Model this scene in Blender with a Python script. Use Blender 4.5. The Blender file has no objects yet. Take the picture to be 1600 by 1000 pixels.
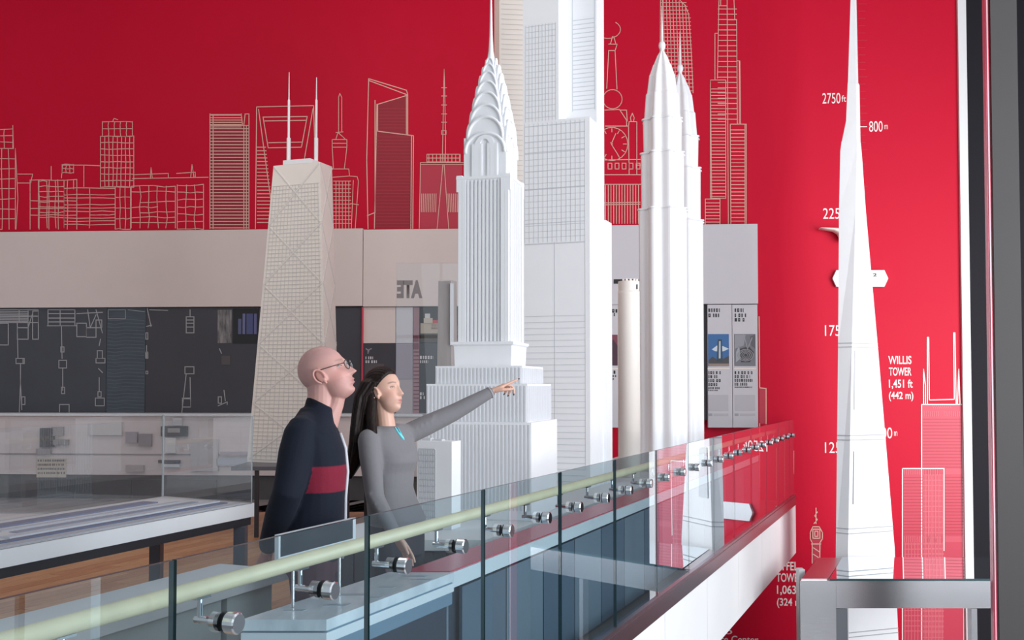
import bpy, bmesh, math, random
from mathutils import Vector, Matrix
random.seed(7)
sc = bpy.context.scene
COL = sc.collection
PI = math.pi
# ------------------------------------------------------------------ camera
CAM_H, PITCH, FOC, CX, CY = 1.58, math.radians(1.8), 1600.0, 800.0, 552.7
cam = bpy.data.cameras.new('camera'); camo = bpy.data.objects.new('camera', cam); COL.objects.link(camo)
cam.sensor_width = 36.0; cam.lens = 36.0 * FOC / 1600.0
cam.shift_y = (CY - 500.0) / 1600.0
cam.clip_start = .05; cam.clip_end = 200
camo.location = (0, 0, CAM_H); camo.rotation_euler = (PI / 2 + PITCH, 0, 0)
sc.camera = camo
# ------------------------------------------------------------------ exposure, world and lights
sc.view_settings.view_transform = 'Standard'; sc.view_settings.look = 'None'
sc.view_settings.gamma = 1.0; sc.view_settings.use_curve_mapping = False
sc.view_settings.exposure = 0.08
sc.cycles.use_denoising = True
sc.cycles.max_bounces = 12; sc.cycles.transparent_max_bounces = 40
sc.cycles.caustics_reflective = False; sc.cycles.caustics_refractive = False
w = bpy.data.worlds.new('daylight'); sc.world = w; w.use_nodes = True
bg = w.node_tree.nodes['Background']
bg.inputs[0].default_value = (.80, .92, 1.0, 1); bg.inputs[1].default_value = 0.6
def area(name, loc, target, sx, sy, power, color, spread=180):
    l = bpy.data.lights.new(name, 'AREA'); l.shape = 'RECTANGLE'; l.size = sx; l.size_y = sy
    l.energy = power; l.color = color; l.spread = math.radians(spread)
    o = bpy.data.objects.new(name, l); COL.objects.link(o); o.location = loc
    o.rotation_euler = (Vector(target) - Vector(loc)).to_track_quat('-Z', 'Y').to_euler()
    return o
area('window_daylight', (9.3, 1.5, 3.0), (2.5, 9.5, 2.4), 9.0, 8.0, 1500, (.93, .96, 1.0))
area('red_wall_fill', (8.7, 9.3, 1.6), (5.3, 14.0, 1.4), 2.4, 5.0, 135, (1.0, .97, .96), 120)  # added fill lamp brightening the right-hand red wall; the side wall here is solid
area('rear_window_daylight', (2.0, -4.2, 3.6), (0, 8, 1.5), 9.0, 5.0, 70, (.86, .93, 1.0))
area('gallery_track_light', (-3.5, 8.5, 7.6), (-3.5, 11.0, 1.0), 5.0, 1.2, 90, (1.0, .88, .80))
# ------------------------------------------------------------------ materials
MAT = {}
def mat(name, rgb, rough=.5, metal=0., spec=.5, noise=0., scale=8., bump=0., aniso=None, rgb2=None, emis=0):
    if name in MAT: return MAT[name]
    m = bpy.data.materials.new(name); m.use_nodes = True; MAT[name] = m
    nt = m.node_tree; b = nt.nodes['Principled BSDF']
    b.inputs['Base Color'].default_value = (*rgb, 1); b.inputs['Roughness'].default_value = rough
    b.inputs['Metallic'].default_value = metal; b.inputs['Specular IOR Level'].default_value = spec
    if noise or bump or rgb2:
        tc = nt.nodes.new('ShaderNodeTexCoord'); mp = nt.nodes.new('ShaderNodeMapping')
        n = nt.nodes.new('ShaderNodeTexNoise'); n.inputs['Scale'].default_value = scale; n.inputs['Detail'].default_value = 4
        nt.links.new(tc.outputs['Object'], mp.inputs[0]); nt.links.new(mp.outputs[0], n.inputs['Vector'])
        if aniso: mp.inputs['Scale'].default_value = aniso
        if noise or rgb2:
            r = nt.nodes.new('ShaderNodeValToRGB')
            c2 = rgb2 or tuple(min(1, c * (1 + noise)) for c in rgb); c1 = rgb if rgb2 else tuple(c * (1 - noise) for c in rgb)
            r.color_ramp.elements[0].position = .32; r.color_ramp.elements[1].position = .68
            r.color_ramp.elements[0].color = (*c1, 1); r.color_ramp.elements[1].color = (*c2, 1)
            nt.links.new(n.outputs['Fac'], r.inputs[0]); nt.links.new(r.outputs[0], b.inputs['Base Color'])
        if bump:
            bp = nt.nodes.new('ShaderNodeBump'); bp.inputs['Strength'].default_value = bump; bp.inputs['Distance'].default_value = .01
            nt.links.new(n.outputs['Fac'], bp.inputs['Height']); nt.links.new(bp.outputs[0], b.inputs['Normal'])
    return m
def attr_mat(name, rough=.55, spec=.4, scale=400., bump=.05, sheen=0., sss=0.):
    m = bpy.data.materials.new(name); m.use_nodes = True; MAT[name] = m
    nt = m.node_tree; b = nt.nodes['Principled BSDF']
    a = nt.nodes.new('ShaderNodeAttribute'); a.attribute_name = 'Col'
    nt.links.new(a.outputs['Color'], b.inputs['Base Color'])
    b.inputs['Roughness'].default_value = rough; b.inputs['Specular IOR Level'].default_value = spec
    b.inputs['Sheen Weight'].default_value = sheen
    if sss:
        b.inputs['Subsurface Weight'].default_value = sss; b.inputs['Subsurface Radius'].default_value = (.008, .003, .002); b.inputs['Subsurface Scale'].default_value = 1
    n = nt.nodes.new('ShaderNodeTexNoise'); n.inputs['Scale'].default_value = scale
    tc = nt.nodes.new('ShaderNodeTexCoord'); nt.links.new(tc.outputs['Object'], n.inputs['Vector'])
    bp = nt.nodes.new('ShaderNodeBump'); bp.inputs['Strength'].default_value = bump; bp.inputs['Distance'].default_value = .003
    nt.links.new(n.outputs['Fac'], bp.inputs['Height']); nt.links.new(bp.outputs[0], b.inputs['Normal'])
    return m
def glass_mat(name, tint, k=1.5, fmin=0.0):
    # thin architectural glass: clear front face with a Fresnel reflection, back face passes
    m = bpy.data.materials.new(name); m.use_nodes = True; MAT[name] = m
    nt = m.node_tree; nt.nodes.clear()
    out = nt.nodes.new('ShaderNodeOutputMaterial'); mix = nt.nodes.new('ShaderNodeMixShader')
    tr = nt.nodes.new('ShaderNodeBsdfTransparent'); tr.inputs[0].default_value = (*tint, 1)
    gl = nt.nodes.new('ShaderNodeBsdfGlossy'); gl.inputs['Roughness'].default_value = .0; gl.inputs[0].default_value = (.92, .97, 1, 1)
    fr = nt.nodes.new('ShaderNodeFresnel'); fr.inputs[0].default_value = 1.52
    ge = nt.nodes.new('ShaderNodeNewGeometry')
    inv = nt.nodes.new('ShaderNodeMath'); inv.operation = 'SUBTRACT'; inv.inputs[0].default_value = 1
    mu = nt.nodes.new('ShaderNodeMath'); mu.operation = 'MULTIPLY'
    mk = nt.nodes.new('ShaderNodeMath'); mk.operation = 'MULTIPLY_ADD'; mk.inputs[1].default_value = k; mk.inputs[2].default_value = fmin; mk.use_clamp = True
    L = nt.links.new
    L(ge.outputs['Backfacing'], inv.inputs[1]); L(fr.outputs[0], mk.inputs[0]); L(mk.outputs[0], mu.inputs[0]); L(inv.outputs[0], mu.inputs[1])
    L(mu.outputs[0], mix.inputs[0]); L(tr.outputs[0], mix.inputs[1]); L(gl.outputs[0], mix.inputs[2]); L(mix.outputs[0], out.inputs[0])
    return m
GLASS = glass_mat('balustrade_glass', (.90, .96, .978), 1.8, .055)
GLASS2 = glass_mat('case_glass', (.96, .975, .98), 1.4, .03)
GEDGE = mat('glass_edge', (.02, .06, .07), .25)
M_RED = mat('red_wall_paint', (.58, .0035, .030), .5, noise=.02, scale=.6, spec=.15)
M_LINE = mat('mural_line', (.80, .50, .42), .6)
M_LINE2 = mat('mural_line_white', (.90, .80, .78), .6)
M_TINT = mat('mural_red_tint', (.50, .03, .06), .5)
M_DKTINT = mat('mural_dark_tint', (.30, .004, .02), .5)
M_WHITE = mat('model_white', (.84, .84, .86), .5, noise=.01, scale=6)
M_CREAM = mat('model_cream', (.84, .78, .72), .5, noise=.015, scale=5)
M_GRID = mat('model_grid_grey', (.56, .57, .60), .6)
M_GRIDW = mat('model_grid_pale', (.63, .60, .57), .6)
M_TAUPE = mat('panel_taupe', (.70, .605, .57), .55, noise=.01, scale=3)
M_PGREY = mat('panel_pale_grey', (.62, .61, .65), .5, noise=.01, scale=3)
M_DARK = mat('panel_charcoal', (.050, .048, .058), .35, noise=.06, scale=2)
M_SLATE = mat('panel_slate', (.060, .080, .100), .4, noise=.2, scale=3, aniso=(1, 1, 14))
M_LILAC = mat('panel_lilac', (.34, .31, .37), .5)
M_STEEL = mat('brushed_steel', (.53, .52, .54), .24, 1., noise=.06, scale=9, aniso=(1, 1, 30))
M_CHROME = mat('chrome', (.75, .76, .78), .08, 1.)
M_RUBBER = mat('black_rubber', (.015, .015, .018), .5)
M_RAILWOOD = mat('handrail_maple', (.80, .69, .46), .35, noise=.05, scale=12, aniso=(1, 1, .1))
M_WOOD = mat('floor_oak', (.36, .155, .065), .35, rgb2=(.52, .26, .115), scale=3, aniso=(2, 26, 4), bump=.03)
M_WOOD2 = mat('floor_oak_pale', (.42, .21, .095), .35, rgb2=(.60, .34, .165), scale=3, aniso=(2, 26, 4), bump=.03)
M_TOP = mat('counter_white', (.70, .74, .78), .3, noise=.01, scale=4)
M_BLUE = mat('counter_slate_blue', (.10, .14, .19), .45, noise=.04, scale=3)
M_BLUE2 = mat('counter_dark_blue', (.035, .042, .06), .4)
M_REDTOP = mat('counter_red_top', (.55, .05, .09), .25)
M_PLASTER = mat('plaster_white', (.78, .78, .79), .55, noise=.012, scale=2.5, bump=.02)
M_CEIL = mat('ceiling_white', (.70, .70, .70), .7)
M_BLACK = mat('ink_black', (.012, .012, .014), .5)
M_BRONZE = mat('column_bronze', (.033, .029, .029), .6, 0, noise=.04, scale=2)
M_FRAME = mat('dark_frame', (.03, .03, .037), .4)
# ------------------------------------------------------------------ helpers
def obj(name, bm, m, parent=None, smooth=False):
    me = bpy.data.meshes.new(name)
    bm.normal_update(); bm.to_mesh(me); bm.free()
    for x in (m if isinstance(m, (list, tuple)) else [m]): me.materials.append(x)
    if smooth:
        for p in me.polygons: p.use_smooth = True
    o = bpy.data.objects.new(name, me); COL.objects.link(o)
    if parent is not None: o.parent = parent
    return o
def tag(o, label, cat, group=None):
    o['label'] = label; o['category'] = cat
    if group: o['group'] = group
    return o
def thing(name, label, cat, group=None):
    return tag_empty(name, label, cat, group)
def tag_empty(name, label, cat, group=None):
    o = bpy.data.objects.new(name, None); o.empty_display_size = .1; COL.objects.link(o)
    return tag(o, label, cat, group)
def struct(o): o['kind'] = 'structure'; return o
def BM(): return bmesh.new()
def addp(bm, poly, z0, z1, mi=0, poly1=None):
    """vertical prism over an XY polygon (given counter-clockwise)"""
    p1 = poly1 or poly
    a = sum(poly[i][0] * poly[(i + 1) % len(poly)][1] - poly[(i + 1) % len(poly)][0] * poly[i][1] for i in range(len(poly)))
    if a < 0: poly = poly[::-1]; p1 = p1[::-1]
    lo = [bm.verts.new((x, y, z0)) for x, y in poly]; hi = [bm.verts.new((x, y, z1)) for x, y in p1]
    n = len(poly); fs = [bm.faces.new(lo[::-1]), bm.faces.new(hi)]
    for i in range(n): fs.append(bm.faces.new((lo[i], lo[(i + 1) % n], hi[(i + 1) % n], hi[i])))
    for f in fs: f.material_index = mi
    return fs
def addbox(bm, o, ax, ay, az, mi=0):
    """box from a corner and three edge vectors"""
    o, ax, ay, az = Vector(o), Vector(ax), Vector(ay), Vector(az)
    if ax.cross(ay).dot(az) < 0: ax, ay = ay, ax
    v = [bm.verts.new(o + ax * i + ay * j + az * k) for k in (0, 1) for j in (0, 1) for i in (0, 1)]
    fs = []
    for q in ((0, 2, 3, 1), (4, 5, 7, 6), (0, 1, 5, 4), (2, 6, 7, 3), (0, 4, 6, 2), (1, 3, 7, 5)):
        f = bm.faces.new([v[i] for i in q]); f.material_index = mi; fs.append(f)
    return fs
def loft(bm, rings, caps=True, mi=0):
    vs = [[bm.verts.new(p) for p in r] for r in rings]; n = len(vs[0])
    for a, b in zip(vs, vs[1:]):
        for i in range(n):
            f = bm.faces.new((a[i], a[(i + 1) % n], b[(i + 1) % n], b[i])); f.material_index = mi
    if caps:
        f = bm.faces.new(vs[0][::-1]); f.material_index = mi; f = bm.faces.new(vs[-1]); f.material_index = mi
def ell(c, a, b, n=20, e=1.0):
    c, a, b = Vector(c), Vector(a), Vector(b); r = []
    for i in range(n):
        t = 2 * PI * i / n; co, si = math.cos(t), math.sin(t)
        r.append(c + a * math.copysign(abs(co) ** e, co) + b * math.copysign(abs(si) ** e, si))
    return r
def tube(bm, pts, rad, n=12, mi=0, round_ends=False):
    pts = [Vector(p) for p in pts]
    rad = list(rad) if isinstance(rad, (list, tuple)) else [rad] * len(pts)
    if round_ends:
        d0 = (pts[0] - pts[1]).normalized(); d1 = (pts[-1] - pts[-2]).normalized(); r0, r1 = rad[0], rad[-1]
        pts = [pts[0] + d0 * r0 * .95, pts[0] + d0 * r0 * .65] + pts + [pts[-1] + d1 * r1 * .65, pts[-1] + d1 * r1 * .95]
        rad = [r0 * .3, r0 * .75] + rad + [r1 * .75, r1 * .3]
    rings = []; ref = None
    for i, p in enumerate(pts):
        t = (pts[min(i + 1, len(pts) - 1)] - pts[max(i - 1, 0)]).normalized()
        if ref is None:
            ref = Vector((0, 0, 1)) if abs(t.z) < .9 else Vector((1, 0, 0))
        a = (ref - t * ref.dot(t)).normalized(); b = t.cross(a); ref = a
        rings.append(ell(p, a * rad[i], b * rad[i], n))
    loft(bm, rings, mi=mi)
def cyl(bm, p0, p1, r0, r1=None, n=20, mi=0): tube(bm, [p0, p1], [r0, r0 if r1 is None else r1], n, mi)
def lathe(bm, c, prof, n=32, mi=0):
    loft(bm, [ell((c[0], c[1], z), (r, 0, 0), (0, r, 0), n) for r, z in prof], mi=mi)
def copy_tree(o, loc=None):
    c = o.copy(); COL.objects.link(c)
    for ch in list(o.children):
        d = ch.copy(); COL.objects.link(d); d.parent = c
        for g in list(ch.children):
            e = g.copy(); COL.objects.link(e); e.parent = d
    if loc is not None: c.location = loc
    return c
UPV = Vector((0, -math.sin(PITCH), math.cos(PITCH))); FWD = Vector((0, math.cos(PITCH), math.sin(PITCH)))
def ray(px, py): return Vector((px - CX, 0, 0)) + UPV * (CY - py) + FWD * FOC
def P(px, py, d):
    r = ray(px, py); return r * (d / r.y) + Vector((0, 0, CAM_H))
def Z(py, d): return P(800, py, d).z
# back wall frame: a metres along it, z up, o metres out into the room
WA = math.atan(.0648); EW = Vector((math.cos(WA), -math.sin(WA), 0)); NW = Vector((-math.sin(WA), -math.cos(WA), 0)); W0 = Vector((3.92, 14.25, 0))
def WP(a, z, o=0.): return W0 + EW * a + NW * o + Vector((0, 0, z))
def wuv(px, py, o=0.):
    r = ray(px, py); c = Vector((0, 0, CAM_H)); q = W0 + NW * o
    t = (q - c).dot(NW) / r.dot(NW); p = c + r * t
    return (p - W0).dot(EW), p.z
def wbox(bm, x0, y0, x1, y1, o0, o1, mi=0):
    """slab on the back wall between two photo corners, from o0 to o1 off the wall"""
    a0, z0 = wuv(x0, (y0 + y1) / 2, o1); a1, _ = wuv(x1, (y0 + y1) / 2, o1); xm = (x0 + x1) / 2
    _, zt = wuv(xm, y0, o1); _, zb = wuv(xm, y1, o1)
    addbox(bm, WP(a0, zb, o0), EW * (a1 - a0), NW * (o1 - o0), (0, 0, zt - zb), mi)
def wline(bm, pts, w=.011, o=.003, closed=False, mi=0):
    """a printed line: thin raised ribbon on the wall through photo points"""
    q = [wuv(x, y, o) for x, y in pts]
    if closed: q.append(q[0])
    for (a0, z0), (a1, z1) in zip(q, q[1:]):
        l = math.hypot(a1 - a0, z1 - z0)
        if l < 1e-5: continue
        ua, uz = (a1 - a0) / l, (z1 - z0) / l; h = w / 2
        c = [(a0 - ua * h + uz * h, z0 - uz * h - ua * h), (a1 + ua * h + uz * h, z1 + uz * h - ua * h), (a1 + ua * h - uz * h, z1 + uz * h + ua * h), (a0 - ua * h - uz * h, z0 - uz * h + ua * h)]
        f = bm.faces.new([bm.verts.new(WP(a, z, o)) for a, z in c]); f.material_index = mi
        if f.normal.dot(NW) < 0: f.normal_flip()
def wfill(bm, pts, o=.0015, mi=0):
    f = bm.faces.new([bm.verts.new(WP(*wuv(x, y, o), o)) for x, y in pts]); f.material_index = mi
# rail frame: s along the balustrade, t to its right, z up
RT = math.atan(.4175); RU = Vector((math.sin(RT), math.cos(RT), 0)); RN = Vector((math.cos(RT), -math.sin(RT), 0)); R0 = Vector((-2.034, 0, 0))
def G(s, t, z): return R0 + RU * s + RN * t + Vector((0, 0, z))
def sd(d): return d / RU.y
def Xf(d, t=0.): return .4175 * d - 2.034 + t / RN.x      # X of the line at offset t from the glass
def text(name, s, m, w_target, h, place, parent=None, flip=False, bold=.0, depth=.002):
    """lettering: built-in font, converted to mesh, fitted to width x height, place(u, v, o) gives its point"""
    cu = bpy.data.curves.new(name, 'FONT'); cu.body = s; cu.offset = bold; cu.extrude = 0
    to = bpy.data.objects.new(name, cu); COL.objects.link(to)
    dg = bpy.context.evaluated_depsgraph_get(); me = bpy.data.meshes.new_from_object(to.evaluated_get(dg))
    bpy.data.objects.remove(to)
    xs = [v.co.x for v in me.vertices]; ys = [v.co.y for v in me.vertices]
    x0, x1, y0, y1 = min(xs), max(xs), min(ys), max(ys)
    for v in me.vertices:
        u = (v.co.x - x0) / (x1 - x0); k = (v.co.y - y0) / (y1 - y0)
        if flip: u = 1 - u
        v.co = place(u * w_target, k * h)
    me.materials.append(m); o = bpy.data.objects.new(name, me); COL.objects.link(o)
    if parent is not None: o.parent = parent
    return o
def wtext(name, s, m, x0, y0, x1, y1, o, parent, flip=False, bold=.02):
    a0, zb = wuv(x0, y1, o); a1, zt = wuv(x1, y0, o)
    return text(name, s, m, a1 - a0, zt - zb, lambda u, v: WP(a0 + u, zb + v, o), parent, flip, bold)
# ------------------------------------------------------------------ the setting
LOW = -3.3
bm = BM(); a0 = -14.5; a1, _ = wuv(1503, 500)
addbox(bm, WP(a0, LOW, -.25), EW * (a1 - a0), NW * .25, (0, 0, 8.2 - LOW))
wall = struct(obj('wall_back', bm, M_RED))
bm = BM(); wbox(bm, 1503, -90, 1516, 1040, -.25, .05)
struct(obj('trim_1', bm, M_PLASTER))
bm = BM(); addbox(bm, WP(a1 + .1, LOW, -.9), EW * 3.4, NW * .3, (0, 0, 8.2 - LOW))
struct(obj('wall_alcove', bm, mat('alcove_dark', (.016, .015, .020), .7, spec=.2)))
bm = BM(); addbox(bm, (-10.3, -5.2, LOW), (.3, 0, 0), (0, 20.2, 0), (0, 0, 8.2 - LOW))
struct(obj('wall_left', bm, M_PLASTER))
bm = BM(); addbox(bm, (-10.3, -5.2, 8.2), (20.4, 0, 0), (0, 20.6, 0), (0, 0, .2))
struct(obj('ceiling', bm, M_CEIL))
bm = BM(); addbox(bm, (-10.3, -5.2, LOW - .2), (20.4, 0, 0), (0, 20.6, 0), (0, 0, .2))
struct(obj('floor', bm, mat('lower_floor_stone', (.42, .41, .41), .3, noise=.05, scale=2)))
# glazed sides of the hall (right and behind): mullions and transoms over a low sill
for nm, o0, ev, wd in (('window_1', Vector((9.7, -5.2, LOW)), Vector((0, 1, 0)), 12.2), ('window_2', Vector((-10., -5.2, LOW)), Vector((1, 0, 0)), 19.7)):
    ex = Vector((1, 0, 0)) if ev.y else Vector((0, 1, 0)); bm = BM()
    addbox(bm, o0, ev * wd, ex * .12, (0, 0, .25))
    for zz in (2.9, 6.2, 10.9): addbox(bm, o0 + Vector((0, 0, zz)), ev * wd, ex * .1, (0, 0, .09))
    k = 0
    while k * 1.6 < wd: addbox(bm, o0 + ev * k * 1.6, ev * .07, ex * .14, (0, 0, 11.5)); k += 1
    struct(obj(nm, bm, M_FRAME))
bm = BM(); addbox(bm, (9.7, 7.0, LOW), (.3, 0, 0), (0, 8.0, 0), (0, 0, 8.2 - LOW)); struct(obj('wall_right', bm, mat('wall_slate', (.42, .53, .58), .6)))
# upper floor slab: planks on top, cladding panels on the face under the balustrade
def slab_poly(t): return [(Xf(-4.5, t), -4.5), (Xf(14.22, t), 14.22), (-10, 15.1), (-10, -4.5)]
bm = BM(); addp(bm, slab_poly(-.055), -.70, -.02)
floor2 = struct(obj('floor', bm, M_PLASTER))
k = 0
pw, pl = .15, 2.2
bmA = BM(); addbox(bmA, (0, 0, 0), (pl - .006, 0, 0), (0, pw - .004, 0), (0, 0, .018)); plank_mesh = []
o = obj('plank', bmA, M_WOOD, floor2); plank_mesh.append(o.data)
me2 = o.data.copy(); me2.materials.clear(); me2.materials.append(M_WOOD2); plank_mesh.append(me2)
first = True
rng = random.Random(3)
for j in range(40):
    t = -.25 - (j + 1) * pw
    off = rng.random() * pl
    for i in range(-1, 5):
        s = 3.3 + i * pl + off
        q = G(s, t, -.018)
        if s + pl > 14.0 or q.x < -6.4: continue
        if first: p = o; first = False
        else: p = o.copy(); COL.objects.link(p)
        p.data = rng.choice(plank_mesh); p.location = q; p.rotation_euler = (0, 0, PI / 2 - RT)
bm = BM(); addp(bm, [(Xf(-4.5, .02), -4.5), (Xf(3.3, .02), 3.3), (Xf(3.3, -.25), 3.3), (Xf(-4.5, -.25), -4.5)], -.02, 0)
addp(bm, [(Xf(3.3, .02), 3.3), (Xf(14.2, .02), 14.2), (Xf(14.2, -.25), 14.2), (Xf(3.3, -.25), 3.3)], -.02, 0)
addp(bm, [(Xf(12.9, -.25), 12.9), (Xf(14.2, -.25), 14.2), (-9.9, 15.0), (-9.9, 12.9)], -.02, 0)
addp(bm, [(Xf(-4.5, -.25), -4.5), (Xf(3.3, -.25), 3.3), (-9.9, 3.3), (-9.9, -4.5)], -.02, 0)
obj('floor_border', bm, mat('floor_grey', (.33, .31, .30), .35, noise=.05, scale=2), floor2)
s = sd(14.15); pm = None
while s > -3:
    if pm is None:
        bm = BM(); addbox(bm, (0, 0, 0), (1.445, 0, 0), (0, .03, 0), (0, 0, .655)); pm = obj('cladding_panel', bm, M_PLASTER, floor2); q = pm
    else: q = pm.copy(); COL.objects.link(q)
    q.location = G(s - 1.445, .028, -.71); q.rotation_euler = (0, 0, PI / 2 - RT)
    s -= 1.4525
# ------------------------------------------------------------------ murals printed on the red wall
NMUR = [0]
def mural(lines, w=.011, m=M_LINE, name='skyline_drawing', fills=(), fm=M_TINT):
    bm = BM(); NMUR[0] += 1; dz = .00012 * NMUR[0]
    for f in fills: wfill(bm, f, o=.001 + dz, mi=1)
    for l in lines: wline(bm, l, w, o=.0045 + dz)
    return obj(name, bm, [m, fm], wall)
def rect(x0, y0, x1, y1): return [(x0, y0), (x1, y0), (x1, y1), (x0, y1), (x0, y0)]
def sketch(x0, y0, x1, y1, nx, ny, jit=1.2, seed=0, gap=.0):
    r = random.Random(seed); L = []
    for i in range(nx + 1):
        x = x0 + (x1 - x0) * i / nx; pts = []
        for k in range(5): pts.append((x + r.uniform(-jit, jit) * (0 < i < nx), y0 + (y1 - y0) * k / 4))
        L.append(pts)
    for j in range(ny + 1):
        y = y0 + (y1 - y0) * j / ny
        if r.random() < gap: continue
        xa = x0 + (x1 - x0) * (r.randint(0, 1) / nx if r.random() < gap else 0)
        xb = x1 - (x1 - x0) * (r.randint(0, 2) / nx if r.random() < gap else 0)
        L.append([(xa + (xb - xa) * k / 4, y + r.uniform(-jit, jit)) for k in range(5)])
    return L
# A tall sketchy block at the far left, B low blocks, C mid tower, D low blocks, E slatted tower
mural(sketch(-60, 202, 20, 232, 6, 3, .8, 1) + sketch(-60, 232, 24, 358, 8, 8, .8, 2, .2) + [[(20, 196), (21, 232)], [(24, 232), (28, 310), (25, 358)]], .010)
mural([[(28, 272), (51, 272), (48, 286), (28, 286)]] + sketch(47, 281, 120, 358, 5, 7, .9, 3, .3) + sketch(100, 294, 180, 356, 2, 12, .8, 4, .1) + sketch(60, 283, 100, 356, 3, 9, 1.0, 14, .25) + [[(96, 278), (98, 258), (131, 258), (157, 259)], [(131, 258), (131, 291)], [(80, 281), (80, 260)], [(115, 281), (115, 295)]] + sketch(97, 257, 115, 270, 3, 2, .8, 9), .010)
mural(sketch(160, 190, 207, 213, 5, 2, .6, 5) + sketch(157, 213, 209, 292, 8, 8, .8, 6) + sketch(180, 292, 204, 358, 3, 4, .8, 7) + [[(176, 190), (178, 185), (184, 187)]], .010)
mural([[(207, 279), (325, 277)], [(208, 273), (263, 271), (263, 278)], [(235, 279), (236, 262), (238, 278)], [(276, 271), (305, 269), (305, 277)], [(298, 277), (300, 257), (303, 277)]] + sketch(205, 291, 274, 356, 5, 8, 1.4, 8, .15) + sketch(277, 289, 318, 358, 3, 6, 1.2, 10), .010)
E = [rect(328, 179, 377, 180), [(328, 178), (328, 357)], [(377, 178), (379, 196)], [(383, 178), (389, 178), (389, 357)], [(383, 178), (381, 196)], [(333, 180), (333, 357)], [(381, 196), (381, 357)], [(385, 196), (385, 357)]]
for i in range(5): E.append([(329, 184 + i * 3.6), (377, 184 + i * 3.6)])
y = 196.
while y < 357: E.append([(328, y), (389, y)]); y += 5.0
mural(E, .012, fills=[[(328, 196), (389, 196), (389, 357), (328, 357)]], fm=M_DKTINT)
# F tower with the trapezoid opening
F = [[(399, 357), (401, 167), (490, 165), (496, 357)], [(404, 171), (420, 290), (430, 357)], [(489, 170), (476, 246), (468, 300)], [(411, 183), (480, 182), (471, 230), (419, 231), (411, 183)], [(414, 189), (478, 188)], [(420, 223), (472, 222)]]
for i in range(22): F.append([(402, 230 + i * 5.6), (415 + i * .6, 230 + i * 5.6)])
mural(F, .012)
# G tiered tower with a needle, H slanted tower, I tower with the mast
Gl = [[(529, 206), (529, 152), (531, 146), (534, 152), (534, 206)], [(525, 207), (536, 206)], [(525, 217), (528, 207), (536, 214), (539, 217)], rect(519, 218, 542, 230), [(519, 224), (542, 224)], [(519, 230), (521, 264)], [(542, 230), (538, 264)], [(517, 264), (545, 264), (546, 275), (558, 276), (560, 283), (555, 357)], [(517, 264), (520, 357)], [(546, 275), (520, 277)], [(552, 282), (549, 357)], [(560, 320), (548, 318)]]
for i in range(12): Gl.append([(521, 283 + i * 6), (548, 283 + i * 6)])
for i in range(5): Gl.append([(525 + i * 5, 283), (525 + i * 5, 357)])
mural(Gl, .009)
H = [[(575, 357), (573, 250), (576, 123), (635, 141), (637, 147), (637, 211)], [(577, 126), (636, 148)], [(590, 163), (636, 149)], [(586, 157), (586, 332), (574, 337)], [(589, 163), (585, 357)], [(635, 150), (635, 210)], [(590, 205), (646, 212), (645, 357)], [(643, 212), (642, 357)], [(590, 163), (590, 205)]]
mural(H, .012, fills=[[(589, 206), (643, 212), (642, 357), (586, 357)], [(590, 164), (635, 151), (635, 209), (590, 205)]], fm=M_DKTINT)
Hl = []
y = 170.
while y < 205: Hl.append([(592, y), (634, y)]); y += 5
y = 214.
while y < 356: Hl.append([(588, y), (642, y)]); y += 5.2
mural(Hl, .006, M_TINT)
I = [[(655, 357), (657, 254), (745, 254)], [(657, 257), (745, 257)], [(692, 257), (683, 357)], [(694, 257), (701, 357)], rect(667, 241, 719, 253), [(667, 247), (719, 247)], [(691, 253), (692, 210), (693, 150), (694, 108), (695, 150), (696, 210), (696, 253)], rect(690, 204, 697, 210)]
for i in range(9): I.append([(670 + i * 6, 241), (670 + i * 6, 253)])
for yy in (137, 150, 164, 178, 191): I.append([(690, yy), (698, yy)])
for i in range(9): I.append([(659 + i * 2.8, 303), (659 + i * 2.8 - .8, 331)]); I.append([(700 + i * 2.8, 303), (700 + i * 2.8 + .8, 331)])
mural(I, .009, fills=[[(657, 258), (722, 258), (722, 357), (655, 357)]])
# J clock tower with the crescent, K round-topped tower, L stepped tower
J = [[(950 + 19.5 * math.cos(t), 46 + 14 * math.sin(t)) for t in [i * .25 - .9 for i in range(21)]], [(957, 57), (954, 68), (951, 69)], [(959, 57), (962, 68), (964, 70), (961, 79), (951, 79)], [(951, 80), (948, 138)], [(961, 80), (964, 139)], [(951, 69), (964, 69)], [(957 + 15 * math.cos(t), 155 + 15 * math.sin(t)) for t in [i * .3 for i in range(22)]],
     [(945, 172), (968, 171), (979, 188), (979, 196)], [(968, 172), (979, 172), (980, 189)], [(946, 197), (982, 197), (983, 190), (995, 190), (995, 272)], [(982, 197), (983, 272)], [(986, 189), (985, 184), (988, 177), (991, 184), (990, 189)], [(945, 250), (1004, 249)], [(945, 273), (1003, 273)], [(945, 288), (1002, 288)], [(945, 317), (1000, 316)], [(945, 320), (1000, 319)], [(996, 258), (1003, 258), (1003, 300)], [(957, 225), (954, 223)]]
J += [[(956 + 25 * math.cos(t), 225 + 26 * math.sin(t)) for t in [i * .3 for i in range(22)]], [(955, 225), (967, 244)], [(955, 225), (962, 209)]]
for t in range(12):
    a = t * PI / 6; J.append([(956 + 18 * math.cos(a), 225 + 19 * math.sin(a)), (956 + 23 * math.cos(a), 225 + 24 * math.sin(a))])
for i in range(6): J.append(rect(950 + i * 11, 255, 956 + i * 11, 264))
for i in range(13): J.append([(946 + i * 4.3, 288), (946 + i * 4.3, 349)])
mural(J, .010)
K = [[(1031, 120), (1032, 0), (1040, -3), (1060, -2), (1070, 8), (1076, 22), (1080, 80), (1083, 145)], [(1034, 120), (1035, 0)]]
for i in range(24): K.append([(1033, 4 + i * 6), (1072 + min(i, 4) * 1.4 + i * .25, 4 + i * 6)])
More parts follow.
